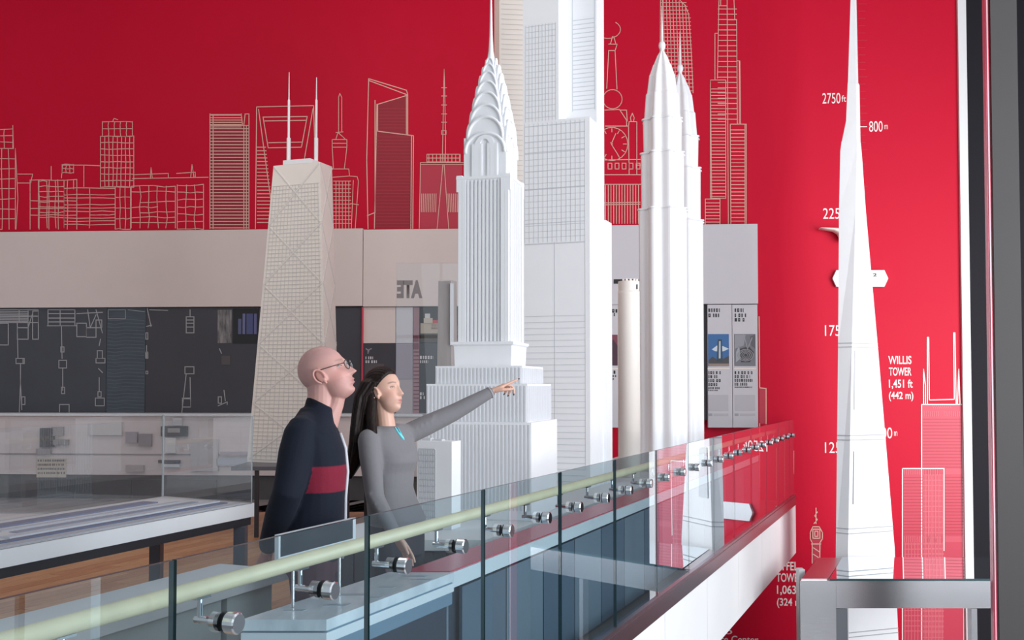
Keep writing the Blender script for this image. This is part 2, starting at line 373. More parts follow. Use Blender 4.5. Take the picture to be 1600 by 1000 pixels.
for i in range(8): K.append([(1036 + i * 5, -1 + max(0, i - 4) * 3), (1040 + i * 5.3, 140)])
mural(K, .009)
Ll = [[(1102, 357), (1102, 311), (1125, 311), (1125, 350)], rect(1110, 125, 1134, 310), [(1112, 310), (1110, 125)], [(1117, 125), (1117, 52), (1121, 52)], [(1121, 122), (1123, 9), (1136, 9)], [(1123, 9), (1124, -20)], [(1126, 9), (1126, -20)], [(1146, -20), (1148, 30)], [(1136, -20), (1138, 350)], [(1142, 350), (1141, 194), (1166, 194), (1166, 350)], [(1137, 31), (1151, 31), (1152, 194)], [(1152, 95), (1156, 95), (1157, 194)], [(1155, 95), (1155, 194)], [(1164, 194), (1164, 350)]]
for i in range(34): Ll.append([(1111, 139 + i * 5.1), (1134, 139 + i * 5.1)])
for i in range(26): Ll.append([(1142, 203 + i * 5.7), (1164, 203 + i * 5.7)])
for i in range(22): Ll.append([(1122, 14 + i * 8.2), (1151, 14 + i * 8.2)])
for i in range(7): Ll.append([(1103, 317 + i * 5), (1124, 317 + i * 5)])
mural(Ll, .009)
# outlines coming out beside and below the pale information panels
mural([[(1186, 495), (1187, 606), (1197, 607), (1197, 662)], [(1240, 705), (1240, 740)], [(1187, 662), (1187, 860)], [(1213, 700), (1213, 860)], [(1226, 690), (1226, 860)]], .012, fills=[[(1186, 607), (1197, 607), (1197, 662), (1186, 662)]])
# Eiffel Tower drawing, its lettering, and the entrance wording under the slab
mural([[(1275, 818), (1275, 794)], [(1272, 818), (1277, 812), (1273, 806), (1277, 800)], [(1266, 842), (1266, 832), (1270, 823), (1280, 823), (1285, 832), (1285, 842), (1281, 848), (1281, 880)], [(1266, 842), (1269, 848), (1269, 880)], rect(1270, 827, 1281, 841), rect(1273, 830, 1278, 838), [(1268, 850), (1282, 850)], [(1271, 856), (1280, 862)], [(1271, 866), (1280, 872)]], .012, M_LINE, fills=[[(1268, 842), (1270, 824), (1280, 824), (1284, 842), (1281, 880), (1269, 880)]])
WM = M_LINE2
def lettering(s, x0, y0, x1, y1, flip=False, m=WM, parent=None, o=.004, bold=.016): return wtext('lettering', s, m, x0, y0, x1, y1, o, parent or wall, flip, bold)
lettering('EIFFEL', 1213, 878, 1247, 891); lettering('TOWER', 1213, 896, 1254, 909); lettering('1,063 ft', 1214, 915, 1258, 930); lettering('(324 m)', 1214, 935, 1256, 950)
lettering('Chicago', 1068, 981, 1144, 993, bold=.01); lettering('Architecture Center', 1062, 994, 1185, 1003, bold=.01)
# Willis Tower drawing and lettering
lettering('WILLIS', 1388, 556, 1424, 569); lettering('TOWER', 1389, 574, 1424, 587); lettering('1,451 ft', 1389, 593, 1426, 608); lettering('(442 m)', 1389, 612, 1427, 627)
N = [[(1440, 1010), (1440, 632), (1504, 632), (1506, 1010)], [(1410, 1010), (1410, 732), (1474, 732)], [(1449, 632), (1449, 527), (1451, 527), (1452, 625), (1491, 624), (1490, 520), (1492, 520), (1494, 632)], [(1443, 632), (1443, 577), (1446, 602), (1446, 632)], [(1496, 632), (1498, 577), (1500, 632)], [(1475, 732), (1475, 860)]]
mural(N, .014, WM, fills=[[(1440, 633), (1504, 633), (1505, 1010), (1440, 1010)], [(1411, 733), (1440, 733), (1440, 1010), (1411, 1010)]], fm=mat('mural_pink_tint', (.57, .03, .07), .45))
Nl = []
for i in range(16): Nl.append([(1442, 655 + i * 5), (1503, 655 + i * 5)])
for i in range(19): Nl.append([(1412, 746 + i * 4.9), (1441, 746 + i * 4.9)]); Nl.append([(1477, 746 + i * 4.9), (1505, 746 + i * 4.9)])
mural(Nl, .006, mat('mural_deep_red', (.36, .003, .02), .5))
Nl = []
for i in range(9): Nl.append([(1442 + i * 3, 643), (1442 + i * 3, 650)]); Nl.append([(1475 + i * 3, 643), (1475 + i * 3, 650)]); Nl.append([(1413 + i * 3, 733), (1413 + i * 3, 741)]); Nl.append([(1443 + i * 3.6, 733), (1443 + i * 3.6, 741)]); Nl.append([(1413 + i * 3, 838), (1413 + i * 3, 847)]); Nl.append([(1443 + i * 3.6, 838), (1443 + i * 3.6, 847)])
for i in range(10): Nl.append([(1457 + i * 3, 634), (1459 + i * 3, 638)])
for i in range(33): Nl.append([(1443, 742 + i * 8.2), (1474, 742 + i * 8.2)])
for i in range(6): Nl.append([(1445 + i * 5.4, 742), (1445 + i * 5.4, 1010)])
for i in range(18): Nl.append([(1413, 850 + i * 8), (1474, 850 + i * 8)]); 
for i in range(6): Nl.append([(1414 + i * 5, 848), (1414 + i * 5, 1010)])
mural(Nl, .008, mat('mural_pink_line', (.75, .16, .20), .5), fills=[[(1443, 742), (1474, 742), (1474, 1005), (1443, 1005)], [(1477, 732), (1504, 732), (1504, 741), (1477, 741)], [(1477, 838), (1504, 838), (1504, 847), (1477, 847)]], fm=mat('mural_pink_fill', (.62, .07, .11), .5))
# height scale
for s_, x0, y0, x1 in (('2750', 1285, 145, 1313), ('2250', 1286, 325, 1322), ('1750', 1289, 508, 1323), ('1250', 1289, 691, 1324)):
    lettering(s_, x0, y0, x1, y0 + 17, bold=.0); lettering('ft', x1 + 2, y0 + 4, x1 + 9, y0 + 14, bold=0)
for s_, x0, y0, x1 in (('800', 1358, 189, 1379), ('400', 1368, 668, 1394)):
    lettering(s_, x0, y0, x1, y0 + 17, bold=0); lettering('m', x1 + 3, y0 + 6, x1 + 8, y0 + 13, bold=0)
T = []
for i in range(44): T.append([(1341, 6 + i * 11.4), (1352 if i % 5 else 1355, 6 + i * 11.4)])
mural(T, .005, M_TINT, 'scale_tick')
mural([[(1338, 198), (1354, 198)]], .012, WM, 'scale_tick')
# hexagon plaques and the flared bracket standing off the wall
def plaque(x0, y0, x1, y1, ch):
    bm = BM(); ym = (y0 + y1) / 2
    pts = [(x0, ym), (x0 + 6, y0), (x1 - 6, y0), (x1, ym), (x1 - 6, y1), (x0 + 6, y1)]
    fr = [bm.verts.new(WP(*wuv(x, y, .06), .06)) for x, y in pts]; bk = [bm.verts.new(WP(*wuv(x, y, .06), .012)) for x, y in pts]
    bm.faces.new(fr); bm.faces.new(bk[::-1])
    for i in range(6): bm.faces.new((fr[i], bk[i], bk[(i + 1) % 6], fr[(i + 1) % 6]))
    bmesh.ops.recalc_face_normals(bm, faces=bm.faces)
    return obj('hexagon_plaque', bm, M_TOP)
q = plaque(1301, 422, 1388, 448, '2'); tag(q, 'white hexagon height plaque behind the tallest tower, upper one beside the 2250 mark', 'plaque')
wtext('lettering', '2', M_BLACK, 1364, 427, 1370, 432, .063, q, bold=.02)
q = plaque(1316, 794, 1392, 822, '1'); tag(q, 'white hexagon plaque hidden low behind the tallest tower', 'plaque')
wtext('lettering', '1', M_BLACK, 1374, 800, 1380, 806, .063, q, bold=.02)
bm = BM(); prof = [(1281, 358.5, .010), (1290, 359.5, .02), (1302, 362, .035), (1309, 367, .05), (1314, 378, .06)]
rings = []
for x, y, r in prof:
    a, z = wuv(x, (y + 356) / 2, .1); hz = max(.012, (y - 356) / 2 * .0088)
    rings.append(ell(WP(a, z, .1), NW * .09, (0, 0, hz), 14))
for x in (1330, 1338):
    a, z = wuv(x, 366, .1); rings.append(ell(WP(a, z, .1), NW * .095, (0, 0, .09), 14))
loft(bm, rings)
tag(obj('flared_canopy', bm, M_CREAM, smooth=True), 'small cream flared canopy shape sticking out of the red wall under 2250', 'wall model')
# ------------------------------------------------------------------ information wall (panels stand proud of the red wall)
pw_ = tag_empty('information_wall', 'long taupe and charcoal information wall under the red skyline mural', 'panel wall')
def panel(name, x0, y0, x1, y1, m, o0=.0, o1=.12, par=None):
    bm = BM(); wbox(bm, x0, y0, x1, y1, o0, o1); return obj(name, bm, m, par or pw_)
panel('header_panel', -260, 361, 566.5, 480, M_TAUPE, .0, .16)
panel('header_panel', 567.5, 357, 950, 478, M_TAUPE, .0, .16)
panel('header_panel', 950.6, 351, 1184, 475, M_PGREY, .0, .16)
panel('backing_panel', -260, 475, 1184, 655, M_DARK, .0, .06)
dk = [panel('charcoal_panel', x0, 481, x1, 650, m, .06, .11) for x0, x1, m in ((-260, 166, mat('panel_bluegrey_dark', (.055, .062, .076), .35, noise=.06, scale=2)), (166.6, 227, M_SLATE), (227.6, 403, M_DARK), (403.6, 564, M_DARK))]
panel('red_edge_strip', 564.5, 480, 567, 690, M_REDTOP, .06, .14)
panel('taupe_panel', 567.5, 480, 618, 536, M_TAUPE, .06, .11)
cp = panel('charcoal_panel', 567.5, 536.5, 618, 690, M_DARK, .06, .11)
panel('lilac_panel', 618.6, 480, 645, 536, M_PGREY, .06, .115); panel('lilac_panel', 618.6, 536.5, 645, 592, M_LILAC, .06, .115); panel('lilac_panel', 618.6, 592.5, 645, 690, mat('panel_mauve', (.42, .38, .40), .5), .06, .115)
rs = panel('ruled_strip', 645.5, 480, 655, 690, mat('panel_rose', (.34, .20, .23), .5), .06, .12)
cq = panel('charcoal_panel', 655.5, 536, 720, 690, M_DARK, .06, .11)
ph = panel('photo_print', 656, 480, 720, 535.5, mat('photo_shadow', (.02, .015, .018), .4), .06, .115)
for x0, y0, x1, y1, c in ((657, 505, 684, 521, (.45, .38, .30)), (662, 497, 676, 506, (.50, .44, .36)), (674, 500, 684, 515, (.45, .05, .06)), (664, 490, 672, 497, (.55, .55, .55)), (657, 521, 684, 535, (.06, .045, .035))):
    b_ = BM(); wbox(b_, x0, y0, x1, y1, .115, .118); obj('photo_patch', b_, mat('photo_%d_%d' % (x0, y0), c, .4), ph)
bm = BM()
for i in range(22): wline(bm, [(647, 550 + i * 6), (654, 550 + i * 6)], .016, .122)
for i in range(6): wbox(bm, 646 + (i % 3) * 3, 524 + (i // 3) * 12, 648 + (i % 3) * 3, 534 + (i // 3) * 12, .12, .123)
obj('ruled_line', bm, mat('panel_wine', (.16, .04, .07), .5), rs)
def glyph_rows(parent, rows, m, o, seed=0, name='small_print'):
    r = random.Random(seed); bm = BM()
    for x0, y0, x1, h in rows:
        x = x0
        while x < x1 - .5:
            ww = min(r.uniform(.35, .75) * h, x1 - x); wbox(bm, x, y0, x + ww * .85, y0 + h, o, o + .002)
            if r.random() < .6: wbox(bm, x + ww * .25, y0 + h * .3, x + ww * .55, y0 + h * .6, o + .002, o + .003, 1)
            x += ww + (.25 * h if r.random() < .75 else .6 * h)
    q = obj(name, bm, [m, mat('small_print_gap', (.35, .34, .36), .5)], parent); q['kind'] = 'stuff'; return q
LW = mat('small_print_white', (.62, .60, .62), .5)
glyph_rows(cp, [(571, 557, 583, 4.2), (571, 563, 589, 4.2)], LW, .112, 1)
bm = BM(); wline(bm, [(572, 545), (575, 547), (575, 552), (577, 546), (580, 545)], .014, .113); obj('small_emblem', bm, M_LILAC, cp)
panel('tinted_patch', 570, 568, 600, 600, mat('panel_umber', (.085, .075, .08), .5), .11, .113, cp)
glyph_rows(cq, [(656, 556, 677, 5), (656, 563, 669, 4.2), (656, 613, 662, 4.5), (656, 619, 678, 4.5)], LW, .112, 2)
# heading letters on the panels: a mirrored word on the glass, a big dark T by the white chimney
bigT = wtext('lettering', 'T', M_BLACK, 959, 436, 1001, 466, .164, pw_, bold=.05)
# white and grey line drawing on the charcoal panels
def dline(par, lines, w=.012): 
    bm = BM()
    for l in lines: wline(bm, l, w, .113)
    return obj('line_drawing', bm, mat('drawing_grey', (.42, .42, .43), .6), par)
def clip(y): return y
D = [rect(-40, 484, 60, 504), [(0, 494), (60, 494)], [(30, 484), (30, 504)], rect(-30, 505, 13, 539), [(27, 505), (28, 560)], rect(27, 512, 44, 530), [(44, 486), (44, 512)], [(44, 512), (52, 486)], rect(51, 486, 60, 530), rect(75, 484, 117, 509), [(74, 509), (119, 509)], [(94, 484), (94, 509)], [(96, 509), (97, 560)], [(76, 490), (116, 490)], [(76, 497), (116, 497)], [(75, 503), (117, 503)],
     rect(25, 560, 38, 568), [(32, 568), (32, 596), (34, 640)], [(32, 596), (30, 648)], rect(34, 620, 39, 632), rect(92, 563, 104, 575), [(98, 575), (98, 610)], rect(93, 632, 108, 650), rect(96, 605, 101, 615), rect(95, 542, 100, 550), [(36, 560), (36, 568)], rect(120, 505, 135, 526), rect(135, 512, 150, 527), [(120, 490), (160, 488)], [(137, 484), (141, 512), (150, 492)], [(150, 484), (160, 520)], rect(150, 500, 159, 512), [(155, 540), (157, 530)], rect(152, 548, 160, 560), rect(150, 560, 164, 567), rect(153, 612, 158, 620), rect(149, 622, 163, 634), [(154, 576), (160, 582)], [(155, 590), (155, 612)]]
for i in range(7): D.append([(-40, 486 + i * 2.6), (44, 487 + i * 2.6)])
dline(dk[0], D)
D = []
for i in range(27): D.append([(168, 500 + i * 5.5), (180, 501 + i * 5.5), (196, 499 + i * 5.5), (225, 500.5 + i * 5.5)])
bm = BM()
for l in D: wline(bm, l, .007, .113)
obj('line_drawing', bm, mat('drawing_slate', (.13, .16, .19), .6), dk[1])
dline(dk[1], [rect(169, 484, 196, 498), [(200, 484), (226, 487)]], .008)
D = [[(230, 482), (236, 510)], [(229, 510), (237, 508)], [(234, 484), (262, 485)], rect(291, 495, 303, 520), [(292, 500), (302, 500)], [(292, 505), (303, 505)], [(291, 511), (303, 511)], [(297, 484), (297, 495)], rect(289, 573, 303, 584), [(291, 584), (284, 645)], rect(285, 622, 298, 636), [(297, 590), (298, 636)], [(229, 540), (229, 560)], rect(227.8, 550, 231, 560), rect(228, 520, 231, 530), rect(228, 580, 231, 584), [(285, 623), (297, 623)], rect(341, 620, 346, 630), [(341, 634), (355, 628), (355, 632)], [(350, 610), (352, 626)], [(343, 545), (346, 552)]]
dline(dk[2], D)
scr = panel('photo_print', 364, 482, 403, 537, M_BLACK, .11, .115, pw_)
for x0, x1, c in ((372, 377, (.10, .11, .22)), (379, 383, (.14, .15, .30)), (385, 395, (.07, .08, .2)), (397, 401, (.12, .12, .27))):
    b_ = BM(); wbox(b_, x0, 490 if x0 > 375 else 498, x1, 522, .115, .118); obj('photo_patch', b_, mat('photo_blue_%d' % x0, c, .4), scr)
b_ = BM(); wbox(b_, 340, 484, 362, 536, .11, .114); obj('photo_patch', b_, mat('photo_greyglow', (.18, .17, .17), .4, noise=.6, scale=6, aniso=(6, 6, 1)), dk[2])
bm = BM(); wbox(bm, 346, 556, 360, 570, .11, .12); obj('small_frame', bm, mat('panel_umber', (.085, .075, .08), .5), dk[2])
# pale information boards at the right
def board(x0, x1, heads, photo, body, seed):
    b = panel('information_board', x0, 476, x1, 668, M_PGREY, .06, .14)
    glyph_rows(b, heads, M_BLACK, .142, seed)
    f = panel('photo_print', *photo, mat('photo_back_%d' % seed, (.02, .13, .36) if seed == 12 else (.17, .17, .20) if seed == 13 else (.22, .06, .09), .35), .14, .145, b)
    glyph_rows(b, body, M_BLACK, .142, seed + 20)
    bm = BM(); wline(bm, [(photo[0], 576), (photo[2], 576)], .02, .146); obj('caption_rule', bm, M_CREAM, b)
    return b, f
b1, f1 = board(1106, 1144, [(1107, 482, 1125, 5.5), (1107, 490, 1124, 5.5)], (1106.5, 522, 1139, 572), [(1107, 580 + i * 6.2, 1127 - (i % 2) * 6, 4.6) for i in range(4)] + [(1107, 605, 1127, 3), (1107, 609, 1122, 2)], 12)
b2, f2 = board(1144.8, 1184, [(1148, 482, 1162, 5.5), (1148, 490, 1166, 5.5), (1148, 497, 1164, 5.5)], (1147.5, 522, 1180.5, 572), [(1148, 580, 1176, 4.6), (1148, 586, 1172, 4.6), (1148, 592, 1176, 4.6), (1148, 598, 1168, 4.6), (1148, 604, 1176, 2)], 13)
b3, f3 = board(951, 966, [(953, 483, 965, 5.5), (953, 489, 964, 5)], (951.5, 523, 965, 571), [(953, 579, 962, 5), (953, 586, 963, 3), (953, 591, 960, 2.5)], 14)
for b, x0, x1 in ((b1, 1107, 1138), (b2, 1148, 1180)):
    panel('tinted_patch', x0, 617, x1, 642, mat('panel_fog', (.52, .51, .55), .5), .14, .143, b); panel('tinted_patch', x0, 646, x0 + 6, 650, mat('panel_dusk', (.38, .38, .42), .5), .14, .143, b); panel('tinted_patch', x0 + 8, 646, x1, 650, mat('panel_fog', (.52, .51, .55), .5), .14, .143, b)
def patch(par, pts, c, nm, o=.147):
    bm = BM(); wfill(bm, pts, o); return obj('photo_patch', bm, mat(nm, c, .4), par)
patch(f1, [(1107, 563), (1113, 557), (1121, 562), (1131, 560), (1139, 556), (1139, 572), (1107, 572)], (.05, .05, .06), 'photo_ground', .1465)
patch(f1, [(1112, 546), (1120, 540), (1130, 541), (1139, 545), (1130, 549), (1118, 549)], (.62, .72, .80), 'photo_roof', .147)
patch(f1, [(1120, 565), (1121, 536), (1122, 530), (1128, 530), (1129, 565)], (.03, .04, .06), 'photo_tower', .1475)
patch(f1, [(1123, 560), (1123.5, 533), (1126, 533), (1126, 560)], (.45, .60, .75), 'photo_tower_glow', .148)
patch(f1, [(1107, 568), (1139, 568), (1139, 572), (1107, 572)], (.30, .22, .18), 'photo_earth', .148)
for pts, c, nm in (([(1148, 523), (1165, 523), (1162, 540), (1148, 545)], (.30, .30, .34), 'photo_ga'), ([(1156, 545), (1170, 541), (1178, 550), (1172, 566), (1158, 566)], (.035, .035, .045), 'photo_gb'), ([(1150, 550), (1155, 540), (1157, 560), (1150, 566)], (.36, .38, .42), 'photo_gc'), ([(1172, 526), (1180, 523), (1180, 545), (1174, 540)], (.10, .10, .12), 'photo_gd')):
    patch(f2, pts, c, nm, .147)
bm = BM()
for k in range(4): wline(bm, [(1165 + (12 - k * 3) * math.cos(t), 555 + (9 - k * 2) * math.sin(t)) for t in [i * .4 for i in range(17)]], .01, .149)
wline(bm, [(1162, 523), (1168, 545), (1175, 528)], .012, .149)
obj('photo_patch', bm, mat('photo_ge', (.34, .34, .36), .5), f2)
patch(f3, [(951.5, 545), (958, 530), (965, 540), (965, 571), (951.5, 571)], (.07, .03, .05), 'photo_wine')
# ------------------------------------------------------------------ white cabinets under the charcoal panels
cb = tag_empty('display_cabinet', 'long pinkish white display cabinet under the charcoal panels', 'cabinet')
bm = BM(); wbox(bm, -260, 649, 660, 742, .02, .5); obj('body', bm, mat('cabinet_blush', (.76, .66, .65), .4, noise=.02, scale=3), cb)
bm = BM(); wbox(bm, -260, 646, 660, 650, .02, .56); obj('top_ledge', bm, M_TOP, cb)
bm = BM(); wbox(bm, -260, 743, 660, 792, .02, .44); obj('plinth', bm, mat('plinth_graphite', (.085, .08, .085), .45, noise=.1, scale=3), cb)
for x0, y0, x1, y1, c, nm in ((62, 669, 83, 699, (.07, .05, .05), 'screen'), (78, 687, 106, 695, (.35, .31, .30), 'shelf_tray'), (56, 701, 78, 710, (.40, .34, .33), 'tinted_patch'), (80, 667, 98, 681, (.42, .37, .36), 'tinted_patch'),
        (251, 666, 292, 682, (.055, .04, .04), 'screen'), (262, 669, 281, 676, (.42, .36, .34), 'screen_picture'), (258, 684, 274, 708, (.78, .76, .76), 'notice'), (270, 653, 284, 665, (.60, .57, .57), 'notice'), (196, 675, 214, 692, (.38, .35, .38), 'tinted_patch'), (216, 678, 236, 697, (.27, .24, .26), 'tinted_patch'), (247, 719, 280, 724, (.09, .07, .09), 'shelf_tray'), (252, 725, 280, 730, (.72, .72, .76), 'notice'), (140, 660, 190, 680, (.66, .61, .60), 'notice'), (298, 686, 340, 736, (.64, .60, .60), 'notice'), (196, 727, 224, 737, (.46, .40, .41), 'tinted_patch'), (338, 716, 392, 728, (.50, .52, .60), 'notice'), (344, 706, 392, 712, (.48, .40, .46), 'tinted_patch')):
    bm = BM(); wbox(bm, x0, y0, x1, y1, .5, .55 if nm != 'screen_picture' else .553); obj(nm, bm, mat('cab_%d_%d' % (x0, y0), c, .4), cb)
bm = BM(); wbox(bm, 57, 716, 103, 746, .5, .515); nb = obj('notice', bm, mat('notice_sand', (.66, .56, .46), .5), cb)
glyph_rows(nb, [(59, 718 + i * 6.5, 102, 3.2) for i in range(4)], mat('print_brown', (.12, .08, .06), .5), .516, 5)
bm = BM(); wbox(bm, -260, 709, 660, 711, .5, .51); obj('groove_trim', bm, mat('cab_line', (.34, .29, .30), .5), cb)
for x0, x1 in ((40, 115), (118, 205), (208, 338)):
    bm = BM(); wbox(bm, x0, 750, x1, 779, .44, .46); obj('plinth_panel', bm, mat('plinth_black', (.035, .033, .038) if x0 == 40 else (.07, .068, .075), .3), cb)
# ------------------------------------------------------------------ column at the right, with its glass edge strip
bm = BM()
p = [(P(1556, 600, 9).x, 9.0), (P(1556, 600, 9).x + .36, 9.0), (P(1556, 600, 9).x + .36, 9.5), (P(1556, 600, 9).x + .12, 9.5)]
addp(bm, [(p[0][0], 9), (p[0][0] + .235, 9), (p[0][0] + .34, 9.5), (p[0][0] + .16, 9.5)], LOW, 8.2)
c_ = struct(obj('wall_column', bm, M_BRONZE))
bm = BM(); x = P(1546, 600, 9.02).x; addp(bm, [(x, 9.0), (x + .026, 9.0), (x + .05, 9.1), (x + .02, 9.1)], LOW, 8.2); obj('red_edge_strip', bm, mat('edge_red_reflection', (.62, .07, .13), .15), c_)  # reflection of the red wall in the glass edge, painted as rose colour
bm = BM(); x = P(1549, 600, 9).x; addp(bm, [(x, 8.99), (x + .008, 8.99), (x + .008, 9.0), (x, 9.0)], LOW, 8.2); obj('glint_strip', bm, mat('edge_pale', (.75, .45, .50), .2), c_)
# ------------------------------------------------------------------ glass balustrade
bal = tag_empty('glass_balustrade', 'long frameless glass balustrade with maple handrail running back to the red wall', 'balustrade')
seams = [3.644 + .92 * k for k in range(-3, 12)] + [14.16]
for d0, d1 in zip(seams, seams[1:]):
    s0, s1 = sd(d0) + .006, sd(d1) - .006
    bm = BM(); fs = addbox(bm, G(s0, -.008, .0), RU * (s1 - s0), RN * .016, (0, 0, 1.12))
    for f in fs:
        f.normal_update(); f.material_index = 0 if abs(f.normal.dot(RN)) > .9 else 1
    obj('glass_panel', bm, [GLASS, GEDGE], bal)
bm = BM(); addbox(bm, G(sd(.88), -.05, -.052), RU * sd(14.16 - .88), RN * .085, (0, 0, .115)); addbox(bm, G(sd(.88), -.03, .063), RU * sd(14.16 - .88), RN * .055, (0, 0, .022))
obj('base_shoe', bm, mat('shoe_steel', (.42, .40, .43), .28, 1.), bal)
bm = BM(); tube(bm, [G(sd(.9), -.085, 1.0), G(sd(13.9), -.085, 1.0)], .025, 16); obj('handrail', bm, M_RAILWOOD, bal, True)
def bracket(s):
    q = G(s, 0, .912); bm = BM()
    cyl(bm, q + RN * .010, q + RN * .016, .028, mi=1); cyl(bm, q + RN * .0165, q + RN * .048, .031); cyl(bm, q + RN * .048, q + RN * .052, .031, .027)
    cyl(bm, q - RN * .010, q - RN * .018, .026, mi=1); cyl(bm, q - RN * .016, q - RN * .10, .011)
    cyl(bm, q - RN * .085 - Vector((0, 0, .01)), q - RN * .085 + Vector((0, 0, .068)), .008)
    addbox(bm, q - RN * .1 - RU * .03 + Vector((0, 0, .06)), RN * .03, RU * .06, (0, 0, .006))
    return obj('bracket', bm, [M_CHROME, M_RUBBER], bal, False)
k = -4
while 2.92 + .46 * k < 14.0:
    bracket(sd(2.92 + .46 * k)); k += 1
# ------------------------------------------------------------------ counters and the model platform
ct = tag_empty('graphic_counter', 'pale blue-white counter with a printed top just behind the balustrade glass', 'counter')
cpoly = [(-.974, 3.71), (-.667, 3.71), (-.262, 4.645), (-.558, 4.645)]
def inset(poly, e):
    c = Vector((sum(p[0] for p in poly) / len(poly), sum(p[1] for p in poly) / len(poly)))
    return [tuple(Vector(p) + (c - Vector(p)).normalized() * e) for p in poly]
bm = BM(); addp(bm, cpoly, .70, .74); obj('top', bm, mat('graphic_print', (.52, .57, .62), .25, rgb2=(.76, .80, .84), scale=5, aniso=(3, .8, 1)), ct)
bm = BM(); addp(bm, cpoly, .655, .692); obj('lower_slab', bm, M_TOP, ct)
bm = BM(); addp(bm, inset(cpoly, .012), .60, .70); obj('apron', bm, mat('apron_blue', (.16, .24, .32), .4), ct)
bm = BM(); addp(bm, inset(cpoly, .05), .0, .62); obj('body', bm, M_BLUE2, ct)
for i in range(7):
    u0, u1 = i / 7 + .012, (i + 1) / 7 - .012
    A, B_ = Vector((*cpoly[1], 0)), Vector((*cpoly[2], 0)); q = A + (B_ - A) * u0 - RN * .035
    bm = BM(); addbox(bm, q + Vector((0, 0, .02)), (B_ - A) * (u1 - u0), RN * .014, (0, 0, .575)); obj('slat', bm, M_BLUE if i % 2 else mat('slat_blue_pale', (.15, .19, .24), .4), ct)
bm = BM(); addbox(bm, Vector((-.95, 3.745, .02)), (.24, 0, 0), (0, -.02, 0), (0, 0, .57)); obj('end_panel', bm, mat('slat_end', (.10, .16, .24), .4), ct)
bm = BM()
for i, (u, v, l) in enumerate(((.2, .15, .12), (.25, .45, .2), (.5, .25, .15), (.55, .62, .1), (.7, .8, .14), (.45, .88, .16), (.75, .4, .1))):
    A = Vector((*cpoly[0], 0)); e1 = Vector((.3, 0, 0)); e2 = Vector((.41, .93, 0)); q = A + e1 * u + e2 * v
    bm = BM(); addbox(bm, q + Vector((0, 0, .74)), e1 * l * 2, e2 * l * .22, (0, 0, .0015)); obj('print_mark', bm, mat('print_grey', (.36, .41, .46), .3), ct)
ct = tag_empty('red_counter', 'long narrow red-topped counter with a white rim beside the handrail', 'counter')
rp = [(Xf(4.66, -.168), 4.66), (Xf(12.5, -.168), 12.5), (Xf(12.5, -.38), 12.5), (Xf(4.66, -.38), 4.66)]
rp2 = [(Xf(4.66, -.178), 4.67), (Xf(12.5, -.178), 12.5), (Xf(12.5, -.37), 12.5), (Xf(4.66, -.37), 4.67)]
bm = BM(); addp(bm, rp, .665, .735); obj('rim', bm, M_TOP, ct)
bm = BM(); addp(bm, rp2, .735, .741); obj('top', bm, M_REDTOP, ct)
rp3 = [(Xf(4.66, -.22), 4.70), (Xf(12.5, -.22), 12.45), (Xf(12.5, -.34), 12.45), (Xf(4.66, -.34), 4.70)]
bm = BM(); addp(bm, rp3, .0, .665); obj('body', bm, M_BLUE2, ct)
s = sd(4.75); i = 0
while s < sd(12.3):
    bm = BM(); L_ = .52; addbox(bm, G(s, -.213, .02), RU * L_, RN * .016, (0, 0, .62)); obj('side_panel', bm, (M_BLUE, mat('panel_bluegrey', (.17, .22, .27), .4))[i % 2], ct); s += L_ + .015; i += 1
pf = tag_empty('model_platform', 'white platform with dark slatted sides under the white skyscraper models', 'platform')
pp = [(Xf(5.75, -.48), 5.75), (Xf(12.6, -.48), 12.6), (Xf(12.6, -1.75), 12.6), (Xf(5.75, -1.45), 5.75)]
bm = BM(); addp(bm, pp, .66, .72); obj('top', bm, M_PLASTER, pf)
bm = BM(); addp(bm, inset(pp, .04), .0, .66); obj('body', bm, M_BLUE2, pf)
for i in range(13):
    x0 = pp[3][0] + .03; bm = BM(); addbox(bm, (x0 + i * .074, 5.755, .02), (.066, 0, 0), (0, .025, 0), (0, 0, .63)); obj('slat', bm, M_DARK, pf)
# ------------------------------------------------------------------ white skyscraper models
TH = math.radians(20)
def rot_frame(th): return Vector((math.cos(th), -math.sin(th), 0)), Vector((math.sin(th), math.cos(th), 0))
def rect_px(xl, xr, xrr, Dr, th=TH):
    c, s_ = math.cos(th), math.sin(th); Xr = (xr - 800) / 1600 * Dr; kl, kr = (xl - 800) / 1600, (xrr - 800) / 1600
    a = (Xr - kl * Dr) / (c + kl * s_); b = (kr * Dr - Xr) / (s_ - kr * c)
    return Vector((Xr, Dr, 0)), a, b
def ring_rect(R, a, b, th=TH):
    lx, ly = rot_frame(th)
    return [R - lx * a, R, R + ly * b, R - lx * a + ly * b]
def at_z(pts, z): return [Vector((p.x, p.y, z)) for p in pts]
def prism_pts(bm, pts, z0, z1): addp(bm, [(p.x, p.y) for p in pts], z0, z1)
def grid_front(bm, R, a, z0, z1, nz, nx, th=TH, u0=0, u1=1, e=.003, lw=.004, zs=None, us=None):
    """thin proud glazing bars on the front face (which runs from R along -lx)"""
    lx, ly = rot_frame(th)
    for z in (zs if zs is not None else [z0 + (z1 - z0) * i / nz for i in range(nz + 1)]):
        addbox(bm, R - lx * a * (1 - u0) - ly * e + Vector((0, 0, z)), lx * a * (u1 - u0), ly * (e + .001), (0, 0, lw))
    for u in (us if us is not None else [u0 + (u1 - u0) * i / nx for i in range(nx + 1)] if nx else []):
        addbox(bm, R - lx * a * (1 - u) - ly * e + Vector((0, 0, z0)), lx * lw, ly * (e + .001), (0, 0, z1 - z0))
def stuff(o): o['kind'] = 'stuff'; return o
PTOP = .72
